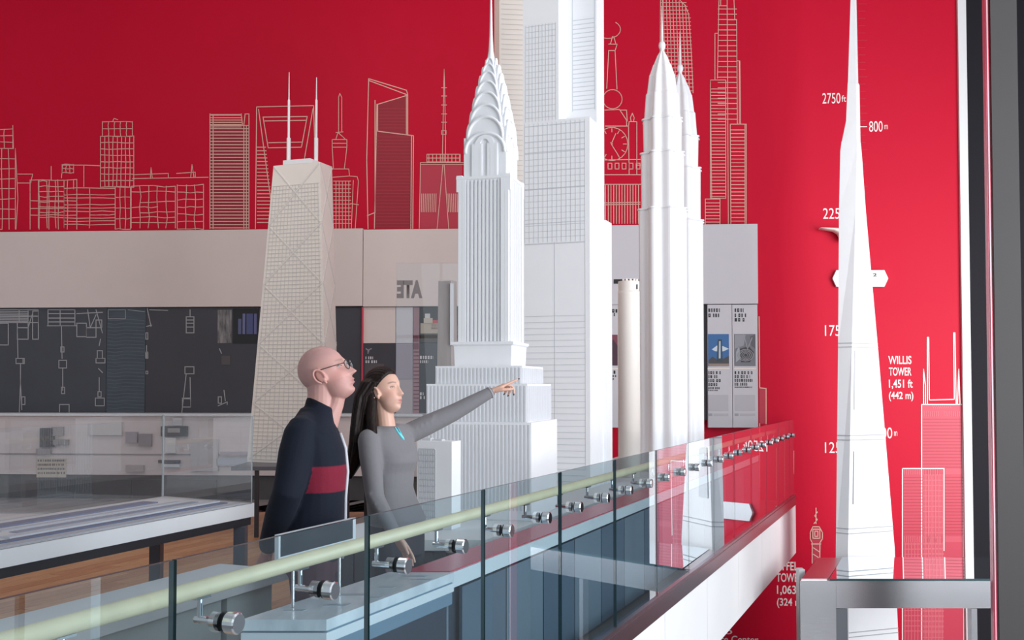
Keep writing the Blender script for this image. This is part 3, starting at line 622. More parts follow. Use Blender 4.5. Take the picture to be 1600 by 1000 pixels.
# --- tapered tower with two antennas, standing on its own black-legged table
Dh = 11.0; TZ = .74
hk = tag_empty('tower_model', 'cream tapered skyscraper model with twin white antennas on a black-legged table', 'model')
def hring(xl, xr, xrr, py, lift=0.): 
    R, a, b = rect_px(xl, xr, xrr, Dh); return at_z(ring_rect(R, a, b), Z(py, Dh) + lift), R, a, b
top_, Rt, at_, bt = hring(425, 498, 517, 253); bot, Rb, ab, bb = hring(387, 512, 531, 718)
bot = at_z(bot, TZ + .001)
bm = BM(); loft(bm, [bot, top_]); obj('body', bm, M_CREAM, hk)
def face_bars(bm, bl, br, tl, tr, nz, nx, e, lw, v1=.93, diag=0):
    n = (br - bl).cross(tl - bl).normalized()
    def q(u, v): return (bl.lerp(br, u)).lerp(tl.lerp(tr, u), v) + n * e
    def bar(A, B_, wv):
        A, B_ = Vector(A), Vector(B_); dn = (B_ - A).cross(n).normalized() * wv / 2
        vs = [A - dn, B_ - dn, B_ + dn, A + dn]; lo = [bm.verts.new(p - n * (e + .001)) for p in vs]; hi = [bm.verts.new(p) for p in vs]
        bm.faces.new(hi)
        for i in range(4): bm.faces.new((lo[i], lo[(i + 1) % 4], hi[(i + 1) % 4], hi[i]))
    for i in range(nz): v = .01 + (v1 - .01) * i / (nz - 1); bar(q(.03, v), q(.97, v), lw)
    for i in range(nx): u = .05 + .9 * i / (nx - 1); bar(q(u, .01), q(u, v1), lw * .8)
    for k in range(diag):
        v0, v2 = max(.012, k / diag), (k + 1) / diag * .995; bar(q(.02, v0), q(.98, v2), lw * 2.2); bar(q(.98, v0), q(.02, v2), lw * 2.2)
bm = BM(); face_bars(bm, bot[0], bot[1], top_[0], top_[1], 70, 15, .004, .006); g = obj('window_grid', bm, M_GRIDW, hk); stuff(g)
bm = BM(); face_bars(bm, bot[0], bot[1], top_[0], top_[1], 0, 0, .006, .006, diag=5); face_bars(bm, bot[1], bot[2], top_[1], top_[2], 0, 0, .006, .006, diag=5); obj('cross_brace', bm, mat('brace_pale', (.74, .70, .66), .5), hk)
cx_ = sum(p.x for p in top_) / 4; cy_ = sum(p.y for p in top_) / 4
lx, ly = rot_frame(TH); zt = top_[0].z
bm = BM(); prism_pts(bm, [Vector((cx_, cy_, 0)) + lx * a * .17 + ly * b * .13 for a, b in ((-1, -1), (1, -1), (1, 1), (-1, 1))], zt, zt + .05); obj('roof_plant', bm, M_WHITE, hk)
for px, t1 in ((451, 113), (494, 121)):
    x = P(px, 230, cy_).x; bm = BM()
    lathe(bm, (x, cy_), [(.022, zt + .045), (.022, Z(216, cy_)), (.013, Z(215, cy_)), (.013, Z(157, cy_)), (.007, Z(155, cy_)), (.004, Z(t1, cy_))], 12); obj('antenna', bm, M_WHITE, hk, False)
tb = tag_empty('display_table', 'thin dark-legged table carrying the tapered tower with twin antennas', 'table')
tx0, tx1 = P(370, 720, Dh - .1).x, P(552, 720, Dh - .1).x
bm = BM(); addbox(bm, (tx0, Dh - .32, TZ - .04), (tx1 - tx0, 0, 0), (0, 1.5, 0), (0, 0, .04)); obj('tabletop', bm, mat('table_dark', (.10, .10, .12), .35), tb)
for x in (P(408, 740, Dh).x, P(546, 740, Dh).x):
    for y in (Dh - .28, Dh + 1.1):
        bm = BM(); addbox(bm, (x, y, 0), (.04, 0, 0), (0, .04, 0), (0, 0, TZ - .04)); obj('leg', bm, M_FRAME, tb)
# --- art-deco tower with sunburst crown and needle
Dc = 7.0; TC = math.radians(15); cl, cm = rot_frame(TC)
ck = tag_empty('tower_model', 'stepped art-deco skyscraper model with scalloped sunburst crown and needle', 'model')
kx = 7.0 / 1600
def ccx(y): return P(768, y, Dc).x
cc = Vector((P(767, 450, Dc).x, Dc, 0))
def csq(h, c=None, chx=0.):
    c = c or cc; return [c + cl * a * h + cm * b * h for a, b in ((-1, -1), (1, -1), (1, 1), (-1, 1))]
def half(wpx): return wpx * kx / 1.225 / 2
def cz(py): return Z(py, Dc)
bm = BM()
for w_, y0, y1 in ((212, 790, 657), (192, 660, 600), (166, 602, 573)):
    prism_pts(bm, csq(half(w_)), max(PTOP + .001, cz(y0)) if y0 < 780 else PTOP + .001, cz(y1))
obj('stepped_base', bm, M_WHITE, ck)
for w_, y0, y1 in ((212, 786, 660), (192, 656, 603), (166, 600, 576)):
    h = half(w_); bm = BM(); n = int(w_ / 7)
    for i in range(n):
        u = -h + 2 * h * (i + .5) / n
        addbox(bm, cc + cl * (u - .008) - cm * (h + .004) + Vector((0, 0, max(cz(y0), PTOP + .01))), cl * .012, cm * .005, (0, 0, cz(y1) - max(cz(y0), PTOP + .01)))
        if w_ < 200: addbox(bm, cc + cl * h + cm * (u - .008) + Vector((0, 0, cz(y0))), cl * .004, cm * .012, (0, 0, cz(y1) - cz(y0)))
    stuff(obj('pier', bm, mat('model_white_soft', (.66, .67, .70), .5), ck))
# flared collar and cornice
bm = BM(); loft(bm, [at_z(csq(half(109)), cz(574)), at_z(csq(half(112)), cz(542)), at_z(csq(half(120)), cz(540)), at_z(csq(half(120)), cz(536)), at_z(csq(half(100)), cz(535))]); obj('collar', bm, M_WHITE, ck)
hs = half(98)
bm = BM(); prism_pts(bm, csq(hs * .96), cz(537), cz(283)); obj('shaft', bm, M_WHITE, ck)
for fx, fn in ((cl, -cm), (cm, cl)):
    for i in range(13):
        u = -hs + 2 * hs * (i + .5) / 13; edge = i in (0, 1, 11, 12)
        bm = BM(); wd = .026 if edge else .015; z1 = cz(300) if i in (0, 12) else cz(286)
        addbox(bm, cc + fx * (u - wd / 2) + fn * (hs * .95) + Vector((0, 0, cz(536))), fx * wd, fn * (.016 if not edge else .022), (0, 0, z1 - cz(536))); obj('pier', bm, M_WHITE, ck)
bm = BM(); loft(bm, [at_z(csq(hs * .96), cz(292)), at_z(csq(half(106)), cz(287)), at_z(csq(half(106)), cz(283)), at_z(csq(hs * .9), cz(282))])
for a, b in ((-1, -1), (1, -1), (1, 1), (-1, 1)):
    q = cc + cl * a * half(94) + cm * b * half(94); prism_pts(bm, [q + cl * i * .02 + cm * j * .02 for i, j in ((-1, -1), (1, -1), (1, 1), (-1, 1))], cz(306), cz(281))
obj('cornice', bm, M_WHITE, ck)
# crown: seven crossed arched vaults, each narrower and taller
def arch(hw, zs, za, n=18):
    pts = [(-hw, 0), (-hw, zs)]
    for i in range(1, n): t = PI - PI * i / n; pts.append((hw * math.cos(t), zs + (za - zs) * math.sin(t) ** .85))
    return pts + [(hw, zs), (hw, 0)]
zb = cz(283)
def vault(bm, hw, depth, zs, za):
    for fx, fn in ((cl, cm), (cm, cl)):
        pr = arch(hw, zs - zb, za - zb)
        A = [cc + fx * u - fn * depth + Vector((0, 0, zb + z)) for u, z in pr]; B_ = [cc + fx * u + fn * depth + Vector((0, 0, zb + z)) for u, z in pr]
        va = [bm.verts.new(p) for p in A]; vb = [bm.verts.new(p) for p in B_]; n = len(va)
        f1 = bm.faces.new(va); f2 = bm.faces.new(vb[::-1]); fs = [f1, f2]
        for i in range(n): fs.append(bm.faces.new((va[i], vb[i], vb[(i + 1) % n], va[(i + 1) % n])))
        bmesh.ops.recalc_face_normals(bm, faces=fs)
tiers = [(82, 246, 216), (79, 226, 191), (70, 206, 171), (61, 188, 151), (52, 170, 133), (42, 152, 117), (32, 132, 104), (20, 112, 93)]
for i, (w_, ys, ya) in enumerate(tiers):
    h = half(w_); bm = BM(); vault(bm, h * (.90 if i else .97), h, cz(ys), cz(ya)); tier = obj('crown_tier', bm, M_WHITE, ck)
    for fx, fn in ((cl, -cm), (cm, cl)):
        pr = arch(h * (.90 if i else .97) - .004, cz(ys) - zb, cz(ya) - zb)[1:-1]; rr_ = .012 * (1 - .06 * i)
        bm = BM(); tube(bm, [cc + fx * u + fn * (h + .002) + Vector((0, 0, zb + z)) for u, z in pr], rr_, 8); obj('arch_rim', bm, M_WHITE, tier, True)
h0 = half(82)
for a, b in ((-1, -1), (1, -1), (1, 1), (-1, 1)):
    bm = BM(); q = cc + cl * a * h0 * .86 + cm * b * h0 * .86; prism_pts(bm, [q + cl * i * h0 * .15 + cm * j * h0 * .15 for i, j in ((-1, -1), (1, -1), (1, 1), (-1, 1))], zb, cz(222)); obj('corner_pier', bm, M_WHITE, ck)
for fx, fn in ((cl, -cm), (cm, cl)):
    bm = BM(); hw, t_ = h0 * .50, .02
    outer = arch(hw, cz(242) - zb, cz(219) - zb); inner = arch(hw - .035, cz(242) - zb, cz(225) - zb)
    o_ = [cc + fx * u + fn * (h0 + .012) + Vector((0, 0, zb + z)) for u, z in outer]; i_ = [cc + fx * u + fn * (h0 + .012) + Vector((0, 0, zb + z)) for u, z in inner]
    ov = [bm.verts.new(p) for p in o_]; iv = [bm.verts.new(p) for p in i_]; ov2 = [bm.verts.new(p - fn * .03) for p in o_]; iv2 = [bm.verts.new(p - fn * .03) for p in i_]
    for k in range(len(ov) - 1):
        bm.faces.new((ov[k], ov[k + 1], iv[k + 1], iv[k])); bm.faces.new((ov[k], ov2[k], ov2[k + 1], ov[k + 1])); bm.faces.new((iv[k], iv[k + 1], iv2[k + 1], iv2[k]))
    bmesh.ops.recalc_face_normals(bm, faces=bm.faces); obj('window_arch', bm, M_WHITE, ck)
    for u in (-.08, -.028, .028, .08):
        bm = BM(); addbox(bm, cc + fx * (u - .009) + fn * h0 + Vector((0, 0, zb)), fx * .018, fn * .012, (0, 0, cz(232) - zb)); obj('mullion', bm, M_WHITE, ck)
bm = BM(); lathe(bm, (cc.x, cc.y), [(.045, cz(104)), (.040, cz(97)), (.024, cz(90)), (.017, cz(80)), (.011, cz(55)), (.007, cz(10)), (.002, cz(-40))], 14); obj('needle', bm, M_WHITE, ck, True)
# --- small white block in front of it
sk = tag_empty('building_model', 'small white flat-topped building model at the foot of the sunburst-crowned tower', 'model')
Ds = 6.15; R, a, b = rect_px(652, 706, 720, Ds)
z1 = Z(690, Ds); bm = BM(); prism_pts(bm, ring_rect(R, a, b), PTOP + .001, z1); obj('body', bm, M_WHITE, sk)
bm = BM(); grid_front(bm, R, a, PTOP + .03, z1 - .05, 12, 7, u0=.06, u1=.52, e=.004, lw=.006); stuff(obj('window_grid', bm, M_GRID, sk))
lx, ly = rot_frame(TH); bm = BM()
addbox(bm, R - lx * a * .95 + ly * .04 + Vector((0, 0, z1)), lx * .06, ly * .05, (0, 0, .016)); addbox(bm, R - lx * a * .6 + ly * .05 + Vector((0, 0, z1)), lx * .05, ly * .05, (0, 0, .01)); obj('roof_plant', bm, M_GRID, sk)
# --- bundled-box tower going out of the frame, cream slab tower behind it
wk = tag_empty('tower_model', 'tallest central white box-tube skyscraper model with a stepped face', 'model')
Dw = 8.6; TOPZ = 5.9
R, a, b = rect_px(817, 922, 945, Dw); lx, ly = rot_frame(TH)
zst = Z(182, Dw)
bm = BM(); prism_pts(bm, ring_rect(R, a, b), PTOP + .001, zst)
obj('lower_tube', bm, M_WHITE, wk)
wl = 57 / 105.
bm = BM(); Rl = R - lx * a * (1 - wl); prism_pts(bm, ring_rect(Rl, a * wl, b), zst, TOPZ); obj('upper_tube', bm, M_WHITE, wk)
bm = BM(); sb = .48 * b; Ru = R + ly * sb
prism_pts(bm, [Rl + ly * sb, Ru, Ru + ly * (b - sb), Rl + ly * b], zst, TOPZ); obj('setback_tube', bm, M_WHITE, wk)
bm = BM(); zc = Z(346, Dw + b); q = R + ly * (b * .92); prism_pts(bm, [q - lx * .2, q + lx * .025, q + lx * .025 + ly * .2, q - lx * .2 + ly * .2], PTOP + .001, zc); obj('rear_tube', bm, M_WHITE, wk)
rng = random.Random(5)
bm = BM()
zs = [PTOP + .05 + i * .052 for i in range(int((zst - PTOP - .08) / .052))]
zs = [z for z in zs if not (Z(490, Dw) < z < Z(380, Dw) and True) ]
grid_front(bm, R, a, 0, 0, 0, 0, u0=.03, u1=.93, zs=zs, e=.002, lw=.0035)
grid_front(bm, R, a, 0, 0, 0, 0, u0=.03, u1=.93, zs=[Z(y, Dw) for y in (190, 205, 215, 232, 262, 290, 345, 378)], e=.0025, lw=.005)
grid_front(bm, R, a, Z(375, Dw), zst - .02, 0, 13, u0=.03, u1=.93, zs=[], e=.002, lw=.0028)
grid_front(bm, R, a, Z(735, Dw), Z(375, Dw), 0, 0, zs=[], us=[.48, .93], e=.002, lw=.003)
zs = [zst + .03 + i * .05 for i in range(60) if zst + .03 + i * .05 < Z(28, Dw)]
grid_front(bm, Rl, a * wl, 0, 0, 0, 0, u0=.08, u1=.92, zs=zs, e=.002, lw=.003)
grid_front(bm, Rl, a * wl, zst, Z(28, Dw), 0, 9, u0=.08, u1=.92, zs=[], e=.002, lw=.0028)
zs = [Z(14 + i * 7.2, Dw) for i in range(21)]
grid_front(bm, Ru, (Ru - Rl - ly * sb).length, 0, 0, 0, 0, u0=.22, u1=.93, zs=zs, e=.002, lw=.005)
grid_front(bm, Ru, (Ru - Rl - ly * sb).length, Z(160, Dw), TOPZ, 0, 0, zs=[], us=[.2, .94], e=.002, lw=.004)
stuff(obj('window_grid', bm, M_GRID, wk))
yk = tag_empty('tower_model', 'plain cream slab skyscraper model half hidden behind the central white box-tube tower', 'model')
Dy = 10.0; lx, ly = rot_frame(math.radians(-8)); q = Vector((P(780, 300, Dy).x, Dy, 0))
bm = BM(); prism_pts(bm, [q, q + lx * .42, q + lx * .42 + ly * .4, q + ly * .4], PTOP + .001, 6.2); obj('body', bm, M_CREAM, yk)
bm = BM()
for i in range(110):
    z = .8 + i * .05
    addbox(bm, q + lx * .02 - ly * .003 + Vector((0, 0, z)), lx * .36, ly * .004, (0, 0, .005))
stuff(obj('window_grid', bm, M_GRIDW, yk))
# --- twin fluted towers
def star(c, R_, z, n=96, amp=.10):
    return [Vector((c[0] + R_ * (1 - amp + amp * math.cos(8 * t)) * math.cos(t + .2), c[1] + R_ * (1 - amp + amp * math.cos(8 * t)) * math.sin(t + .2), z)) for t in [2 * PI * i / n for i in range(n)]]
def fluted(px, D, dy, label):
    k = tag_empty('tower_model', label, 'model', None); f = D / 1600.
    x0 = P(px, 400, D).x
    def zz(y): return Z(603 + (y - 603) * 1.0, 9.8)
    def zt(y): return Z(y, 10.4)
    r = lambda w_: w_ * 10.4 / 1600 / 2
    tiers_ = [(78, 79, 780, 328), (70, 71, 328, 241), (62, 64, 241, 188)]
    for w0, w1, y0, y1 in tiers_:
        bm = BM(); zb_ = max(PTOP + .001, zt(y0)); loft(bm, [star((x0, D), r(w0), zb_), star((x0, D), r(w1), zt(y1) - .012)]); loft(bm, [star((x0, D), r(w1 + 4), zt(y1) - .014), star((x0, D), r(w1 + 4), zt(y1))])
        obj('tier', bm, M_WHITE, k)
    bm = BM(); loft(bm, [star((x0, D), r(w_), zt(y), amp=.12) for w_, y in ((60, 188), (54, 150), (50, 147), (43, 120), (40, 117), (30, 103), (27, 101), (16, 88), (6, 80))]); obj('crown', bm, M_WHITE, k)
    bm = BM(); lathe(bm, (x0, D), [(r(5), zt(84)), (r(6), zt(78)), (r(10), zt(75)), (r(11), zt(71)), (r(9), zt(67)), (r(4), zt(65)), (r(3.4), zt(50)), (r(2), zt(30)), (r(.8), zt(10))], 14); obj('spire', bm, M_WHITE, k, True)
    return k
fluted(1036, 10.4, 0, 'front one of the two fluted white twin skyscraper models with ball-topped spires')
fluted(1064, 11.15, 0, 'rear one of the two fluted white twin skyscraper models, half hidden by its twin')
# --- round chimney-like tower
rk = tag_empty('tower_model', 'short round cream cylinder tower model at the foot of the fluted twins', 'model')
Dr_ = 9.7; c = (P(983, 600, Dr_).x, Dr_); r0 = 17 * Dr_ / 1600
bm = BM(); lathe(bm, c, [(r0 * 1.02, PTOP + .001), (r0, Z(460, Dr_)), (r0, Z(455, Dr_))], 40); obj('shaft', bm, M_CREAM, rk, True)
bm = BM(); lathe(bm, c, [(r0 * .96, Z(455, Dr_)), (r0 * .98, Z(443, Dr_)), (r0 * .98, Z(440, Dr_)), (r0 * .8, Z(439.5, Dr_))], 40); obj('cap', bm, M_CREAM, rk)
for i in range(5):
    a_ = -PI / 2 - .9 + i * .45; q = Vector((c[0] + r0 * .8 * math.cos(a_), c[1] + r0 * .8 * math.sin(a_), Z(439.5, Dr_))); bm = BM(); addbox(bm, q, (.02, 0, 0), (0, .02, 0), (0, 0, .018)); obj('vent_block', bm, M_CREAM, rk)
bm = BM(); a_ = -PI / 2 + .75; addbox(bm, (c[0] + r0 * .98 * math.cos(a_) - .006, c[1] + r0 * .98 * math.sin(a_) - .01, Z(453, Dr_)), (.012, 0, 0), (0, .02, 0), (0, 0, .045)); obj('slot', bm, M_DARK, rk)
# --- slim grey tower on a pedestal, seen behind the sunburst tower
gk = tag_empty('tower_model', 'slim translucent-grey tapered tower model on a pedestal behind the sunburst tower', 'model')
Dg = 9.2; cg = Vector((P(699, 550, Dg).x, Dg, 0)); bm = BM(); lx, ly = rot_frame(TH)
f = Dg / 1600
loft(bm, [at_z([cg + lx * a_ * h_ + ly * b_ * h_ for a_, b_ in ((-1, -1), (1, -1), (1, 1), (-1, 1))], z_) for h_, z_ in ((.078, .741), (.062, Z(440, Dg)), (.058, Z(439, Dg)))])
obj('shaft', bm, mat('model_grey', (.36, .34, .34), .35, noise=.1, scale=3, aniso=(4, 4, .6)), gk)
bm = BM(); addbox(bm, (cg.x + .03, Dg - .10, Z(540, Dg)), (.03, 0, 0), (0, .03, 0), (0, 0, 96 * f)); obj('side_fin', bm, M_GRID, gk)
bm = BM(); addbox(bm, (cg.x - .2, Dg - .2, 0), (.4, 0, 0), (0, .4, 0), (0, 0, .74)); tag(obj('pedestal', bm, M_PLASTER), 'white square pedestal under the slim grey tower', 'pedestal')
# --- needle tower at the right, tallest of all
nk = tag_empty('tower_model', 'tallest needle-like white tower model with banded wall standing apart before the height scale', 'model')
Dn = 12.6
def nring(xl, xm, xr, py, deep=1.0):
    z = Z(py, Dn); 
    def X(px, d): return P(px, py, d).x
    dl, dm, dr, db = Dn - .06 * deep, Dn - .16 * deep, Dn + .10 * deep, Dn + .5 * deep
    return [Vector((X(xl, dl), dl, z)), Vector((X(xm, dm), dm, z)), Vector((X(xr, dr), dr, z)), Vector(((X(xr, dr) + X(xl, dl)) / 2 + .1 * deep, db, z))]
N1 = [(1303.5, 1324, 1404, 1010, 1.), (1306, 1325, 1398, 860, 1.), (1309.5, 1331, 1371.5, 540, .85), (1311, 1337, 1353, 330, .7), (1313, 1339, 1346.5, 237, .6), (1315, 1339.5, 1345, 222, .55)]
bm = BM()
rr = [nring(*q) for q in N1]
low = [Vector((p.x + (p.x - q.x) * 1.0, p.y, LOW + .001)) for p, q in zip(rr[0], rr[1])]
loft(bm, [low] + rr); obj('lower_shaft', bm, M_WHITE, nk)
bm = BM(); loft(bm, [nring(*q) for q in ((1315, 1339, 1344.6, 224, .55), (1322, 1338.4, 1344, 190, .42), (1324.5, 1337.6, 1343, 132, .34), (1325, 1337.6, 1341, 128, .32), (1329, 1336, 1338.2, 0, .15), (1331.5, 1335, 1336, -90, .06))]); obj('needle_shaft', bm, M_WHITE, nk)
def interp(y):
    for (a1_, b1_, c1_, y1_, d1_), (a2_, b2_, c2_, y2_, d2_) in zip(N1, N1[1:]):
        if y2_ <= y <= y1_:
            t = (y1_ - y) / (y1_ - y2_); return tuple(u + (v - u) * t for u, v in ((a1_, a2_), (b1_, b2_), (c1_, c2_), (y1_, y2_), (d1_, d2_)))
for y in (536.5, 542.5, 679.5, 686.5, 823.5, 831, 984, 991):
    a_, b_, c_2, _, dd = interp(y); r1 = nring(a_ - .15, b_, c_2 + .4, y + .8, dd); r2 = nring(a_ - .15, b_, c_2 + .4, y - .4, dd)
    for r_ in (r1, r2):
        for p in r_: p.y -= .006
    bm = BM(); loft(bm, [r1, r2]); obj('band_ring', bm, mat('model_grey_line', (.40, .41, .43), .5), nk)
for yt, yb in ((548, 640), (704, 786)):
    t0, t1 = interp(yt), interp(yb); A = nring(*t0); B_ = nring(*t1)
    bm = BM(); ed_ = B_[2] - B_[1]; nn_ = Vector((ed_.y, -ed_.x, 0)).normalized(); q = lambda r_, u: r_[1].lerp(r_[2], u) + nn_ * .002
    vs = [q(B_, .1), q(B_, .42), q(A, .42), q(A, .1)]; n_ = nn_ * .006
    lo = [bm.verts.new(p) for p in vs]; hi = [bm.verts.new(p + n_) for p in vs]
    bm.faces.new(hi)
    for i in range(4): bm.faces.new((lo[i], lo[(i + 1) % 4], hi[(i + 1) % 4], hi[i]))
    obj('facade_panel', bm, mat('model_white_panel', (.66, .67, .70), .5), nk)
# ------------------------------------------------------------------ stainless portal with a glass lid in front of it
vk = tag_empty('steel_portal', 'stainless steel box frame with a glass lid in front of the needle tower', 'frame')
e = Vector((.57, 1.35, 0)); zT = Z(905.5, 10.8)
FL, FR = Vector((P(1250, 905, 10.8).x, 10.8, 0)), Vector((5.7, 10.8, 0))
bm = BM(); pl_ = Vector((P(1306, 905, 10.8).x, 10.8, 0)); addp(bm, [(FL.x, FL.y), (pl_.x, pl_.y), (pl_.x + e.x, pl_.y + e.y), (FL.x + e.x, FL.y + e.y)], LOW, zT - .012); obj('side_pier', bm, M_STEEL, vk)
bm = BM(); addp(bm, [(pl_.x, 10.82), (FR.x, 10.82), (FR.x, 10.9), (pl_.x, 10.9)], Z(951, 10.8), zT - .015); obj('header_beam', bm, M_STEEL, vk)
bm = BM(); addp(bm, [(pl_.x + e.x, 10.82 + e.y), (FR.x + e.x, 10.82 + e.y), (FR.x + e.x, 10.9 + e.y), (pl_.x + e.x, 10.9 + e.y)], zT - .08, zT - .015); obj('rear_beam', bm, M_STEEL, vk)
bm = BM(); x = P(1308, 970, 10.8).x; addp(bm, [(x, 10.83), (x + .12, 10.83), (x + .12, 10.93), (x, 10.93)], LOW, Z(952, 10.8)); obj('jamb', bm, mat('jamb_graphite', (.18, .19, .21), .3, .6), vk)
bm = BM(); x = P(1520, 970, 10.8).x; addp(bm, [(x, 10.83), (x + .06, 10.83), (x + .06, 10.93), (x, 10.93)], LOW, Z(952, 10.8)); obj('jamb', bm, M_STEEL, vk)
bm = BM(); x = P(1296, 906, 10.78).x; fs = addp(bm, [(x, 10.78), (FR.x, 10.78), (FR.x + e.x, 10.78 + e.y), (x + e.x, 10.78 + e.y)], zT - .012, zT + .012)
for f in fs: f.normal_update(); f.material_index = 0 if abs(f.normal.z) > .9 else 1
obj('glass_lid', bm, [glass_mat('lid_glass', (.80, .80, .83), 2.2, .10), GEDGE], vk)
bm = BM(); addp(bm, [(FL.x + .02, FL.y + .02), (x, FL.y + .02), (x + e.x, FL.y + e.y - .02), (FL.x + e.x + .02, FL.y + e.y - .02)], zT - .012, zT + .006); obj('pier_cap', bm, mat('cap_steel', (.62, .58, .61), .3, 1.), vk)
bm = BM(); x = P(1250, 900, 11.35).x; addbox(bm, (x - .01, 11.35, LOW), (.065, 0, 0), (0, .12, 0), (0, 0, Z(890, 11.35) - LOW)); tag(obj('post', bm, M_PLASTER), 'short white post beside the stainless portal under the lettering', 'post')
# ------------------------------------------------------------------ left: map table with glass hood
mt = tag_empty('map_table', 'long white display table with striped sheets and a glass hood', 'table')
mp = [(-3.04, 4.0), (-1.83, 7.3), (-2.62, 7.75), (-3.95, 4.25)]
bm = BM(); addp(bm, mp, .655, .75); obj('tabletop', bm, mat('table_white', (.84, .86, .89), .3), mt)
bm = BM(); addp(bm, inset(mp, .03), .60, .655); obj('under_frame', bm, M_FRAME, mt)
for p in inset(mp, .12):
    bm = BM(); addp(bm, [(p[0] - .04, p[1] - .04), (p[0] + .04, p[1] - .04), (p[0] + .04, p[1] + .04), (p[0] - .04, p[1] + .04)], 0, .60); obj('leg', bm, mat('leg_slate', (.08, .09, .12), .4), mt)
e1 = (Vector((-1.83, 7.3, 0)) - Vector((-3.04, 4.0, 0))); e2 = Vector((-.88, .38, 0)); O_ = Vector((-3.04, 4.0, .751))
cols = [(.62, .66, .74), (.20, .24, .36), (.70, .73, .80), (.35, .40, .52), (.13, .15, .20), (.66, .70, .76)]
rng = random.Random(11)
for i, (u0, u1, v0, v1) in enumerate(((.04, .98, .04, .12), (.3, .97, .16, .22), (.45, .98, .26, .34), (.5, .96, .40, .47), (.05, .42, .2, .30), (.1, .4, .4, .55), (.5, .95, .53, .60), (.45, .92, .66, .80))):
    bm = BM(); addbox(bm, O_ + e1 * u0 + e2 * v0, e1 * (u1 - u0), e2 * (v1 - v0), (0, 0, .004 + .003 * (i % 3))); obj('map_strip', bm, mat('strip_%d' % (i % 6), cols[i % 6], .35), mt)
def hood(a_, b_, z0, z1):
    bm = BM(); d_ = (b_ - a_); n_ = Vector((d_.y, -d_.x, 0)).normalized() * .01
    fs = addbox(bm, a_ + Vector((0, 0, z0)), d_, n_, (0, 0, z1 - z0))
    for f in fs: f.normal_update(); f.material_index = 0 if abs(f.normal.dot(n_.normalized())) > .9 else 1
    return obj('glass_pane', bm, [GLASS2, mat('pane_edge', (.45, .50, .53), .2)], mt)
A, B_, C_, D_ = [Vector((*p, 0)) for p in inset(mp, .03)]
for p, q in ((A, B_), (B_, C_), (C_, D_)): hood(p, q, .75, 1.365)
for u, v, px, wx, hz in ((.30, .35, 0, .09, .075), (.42, .55, 0, .10, .09), (.38, .30, 0, .13, .03), (.20, .6, 0, .08, .06)):
    q = O_ + e1 * u + e2 * v + Vector((0, 0, .0125)); bm = BM(); n_ = 10
    if hz > .05: loft(bm, [ell(q + Vector((0, 0, h_)), (w_ * wx / 2, 0, 0), (0, w_ * wx / 2, 0), n_) for w_, h_ in ((1, 0), (1, hz * .55), (.75, hz * .8), (.3, hz))])
    else: addbox(bm, q, (wx, 0, 0), (0, .08, 0), (0, 0, hz))
    lab = {(.30): 'small white domed model on the map table toward its near end', .42: 'taller white domed model on the map table farther along', .38: 'flat white block lying between the domed models on the map table', .20: 'third small white dome, nearest the end of the map table'}[u]
    tag(obj('desk_model', bm, M_WHITE), lab, 'model', None)
# low white bench between the map table and the balustrade
bk = tag_empty('low_bench', 'low white bench parallel to the balustrade in front of the map table', 'bench')
b0, b1 = Vector((-2.68, 3.0, 0)), Vector((-1.36, 6.3, 0)); dv = b1 - b0; nv = Vector((-dv.y, dv.x, 0)).normalized() * .52
bm = BM(); addp(bm, [tuple(p)[:2] for p in (b0, b1, b1 + nv, b0 + nv)], .40, .46); obj('seat', bm, M_TOP, bk)
for u in (.08, .5, .92):
    bm = BM(); q = b0 + dv * (u - .075) + nv * .08; addbox(bm, q, dv * .405 if u < .9 else dv * .12, nv * .84, (0, 0, .40)); obj('side_panel', bm, mat('bench_teal', (.50, .60, .62), .4), bk)
# framed reading panel behind the glass in front of the man
rk2 = tag_empty('reading_panel', 'dark tilted reading panel with a white border in front of the man', 'sign')
q0 = P(440, 884, 3.62); q1 = P(566, 848, 3.95); q2 = P(545, 812, 4.02); q3 = P(440, 838, 3.69)
def quadbox(bm, c, th, n):
    n = n.normalized() * th; lo = [bm.verts.new(p - n) for p in c]; hi = [bm.verts.new(p) for p in c]
    bm.faces.new(hi); bm.faces.new(lo[::-1])
    for i in range(4): bm.faces.new((lo[i], lo[(i + 1) % 4], hi[(i + 1) % 4], hi[i]))
    bmesh.ops.recalc_face_normals(bm, faces=bm.faces)
nrm = (q1 - q0).cross(q3 - q0).normalized()
s0, s1 = (G(0, 0, 0) - R0, None)
def s_of(p): return (Vector((p.x, p.y, 0)) - R0).dot(RU)
pa, pb = P(440, 884, 3.8), P(560, 852, 4.30); tt = -.385
sa, sb_ = s_of(pa), s_of(pb); zb0 = pa.z
bm = BM(); addbox(bm, G(sa, tt, zb0), RU * (sb_ - sa), RN * -.018, (0, 0, .112)); obj('frame', bm, M_TOP, rk2)
bm = BM(); addbox(bm, G(sa + .012, tt + .003, zb0 + .03), RU * (sb_ - sa - .04), RN * -.012, (0, 0, .078)); obj('screen', bm, mat('reading_dark', (.035, .045, .055), .15), rk2)
bm = BM(); addbox(bm, G(sa, tt + .002, zb0 - .012), RU * (sb_ - sa), RN * -.022, (0, 0, .014)); obj('lower_trim', bm, M_FRAME, rk2)
for u in (.2, .8):
    bm = BM(); cyl(bm, G(sa + (sb_ - sa) * u, tt - .01, .742), G(sa + (sb_ - sa) * u, tt - .01, zb0 - .006), .006, n=10); obj('pin', bm, M_STEEL, rk2)
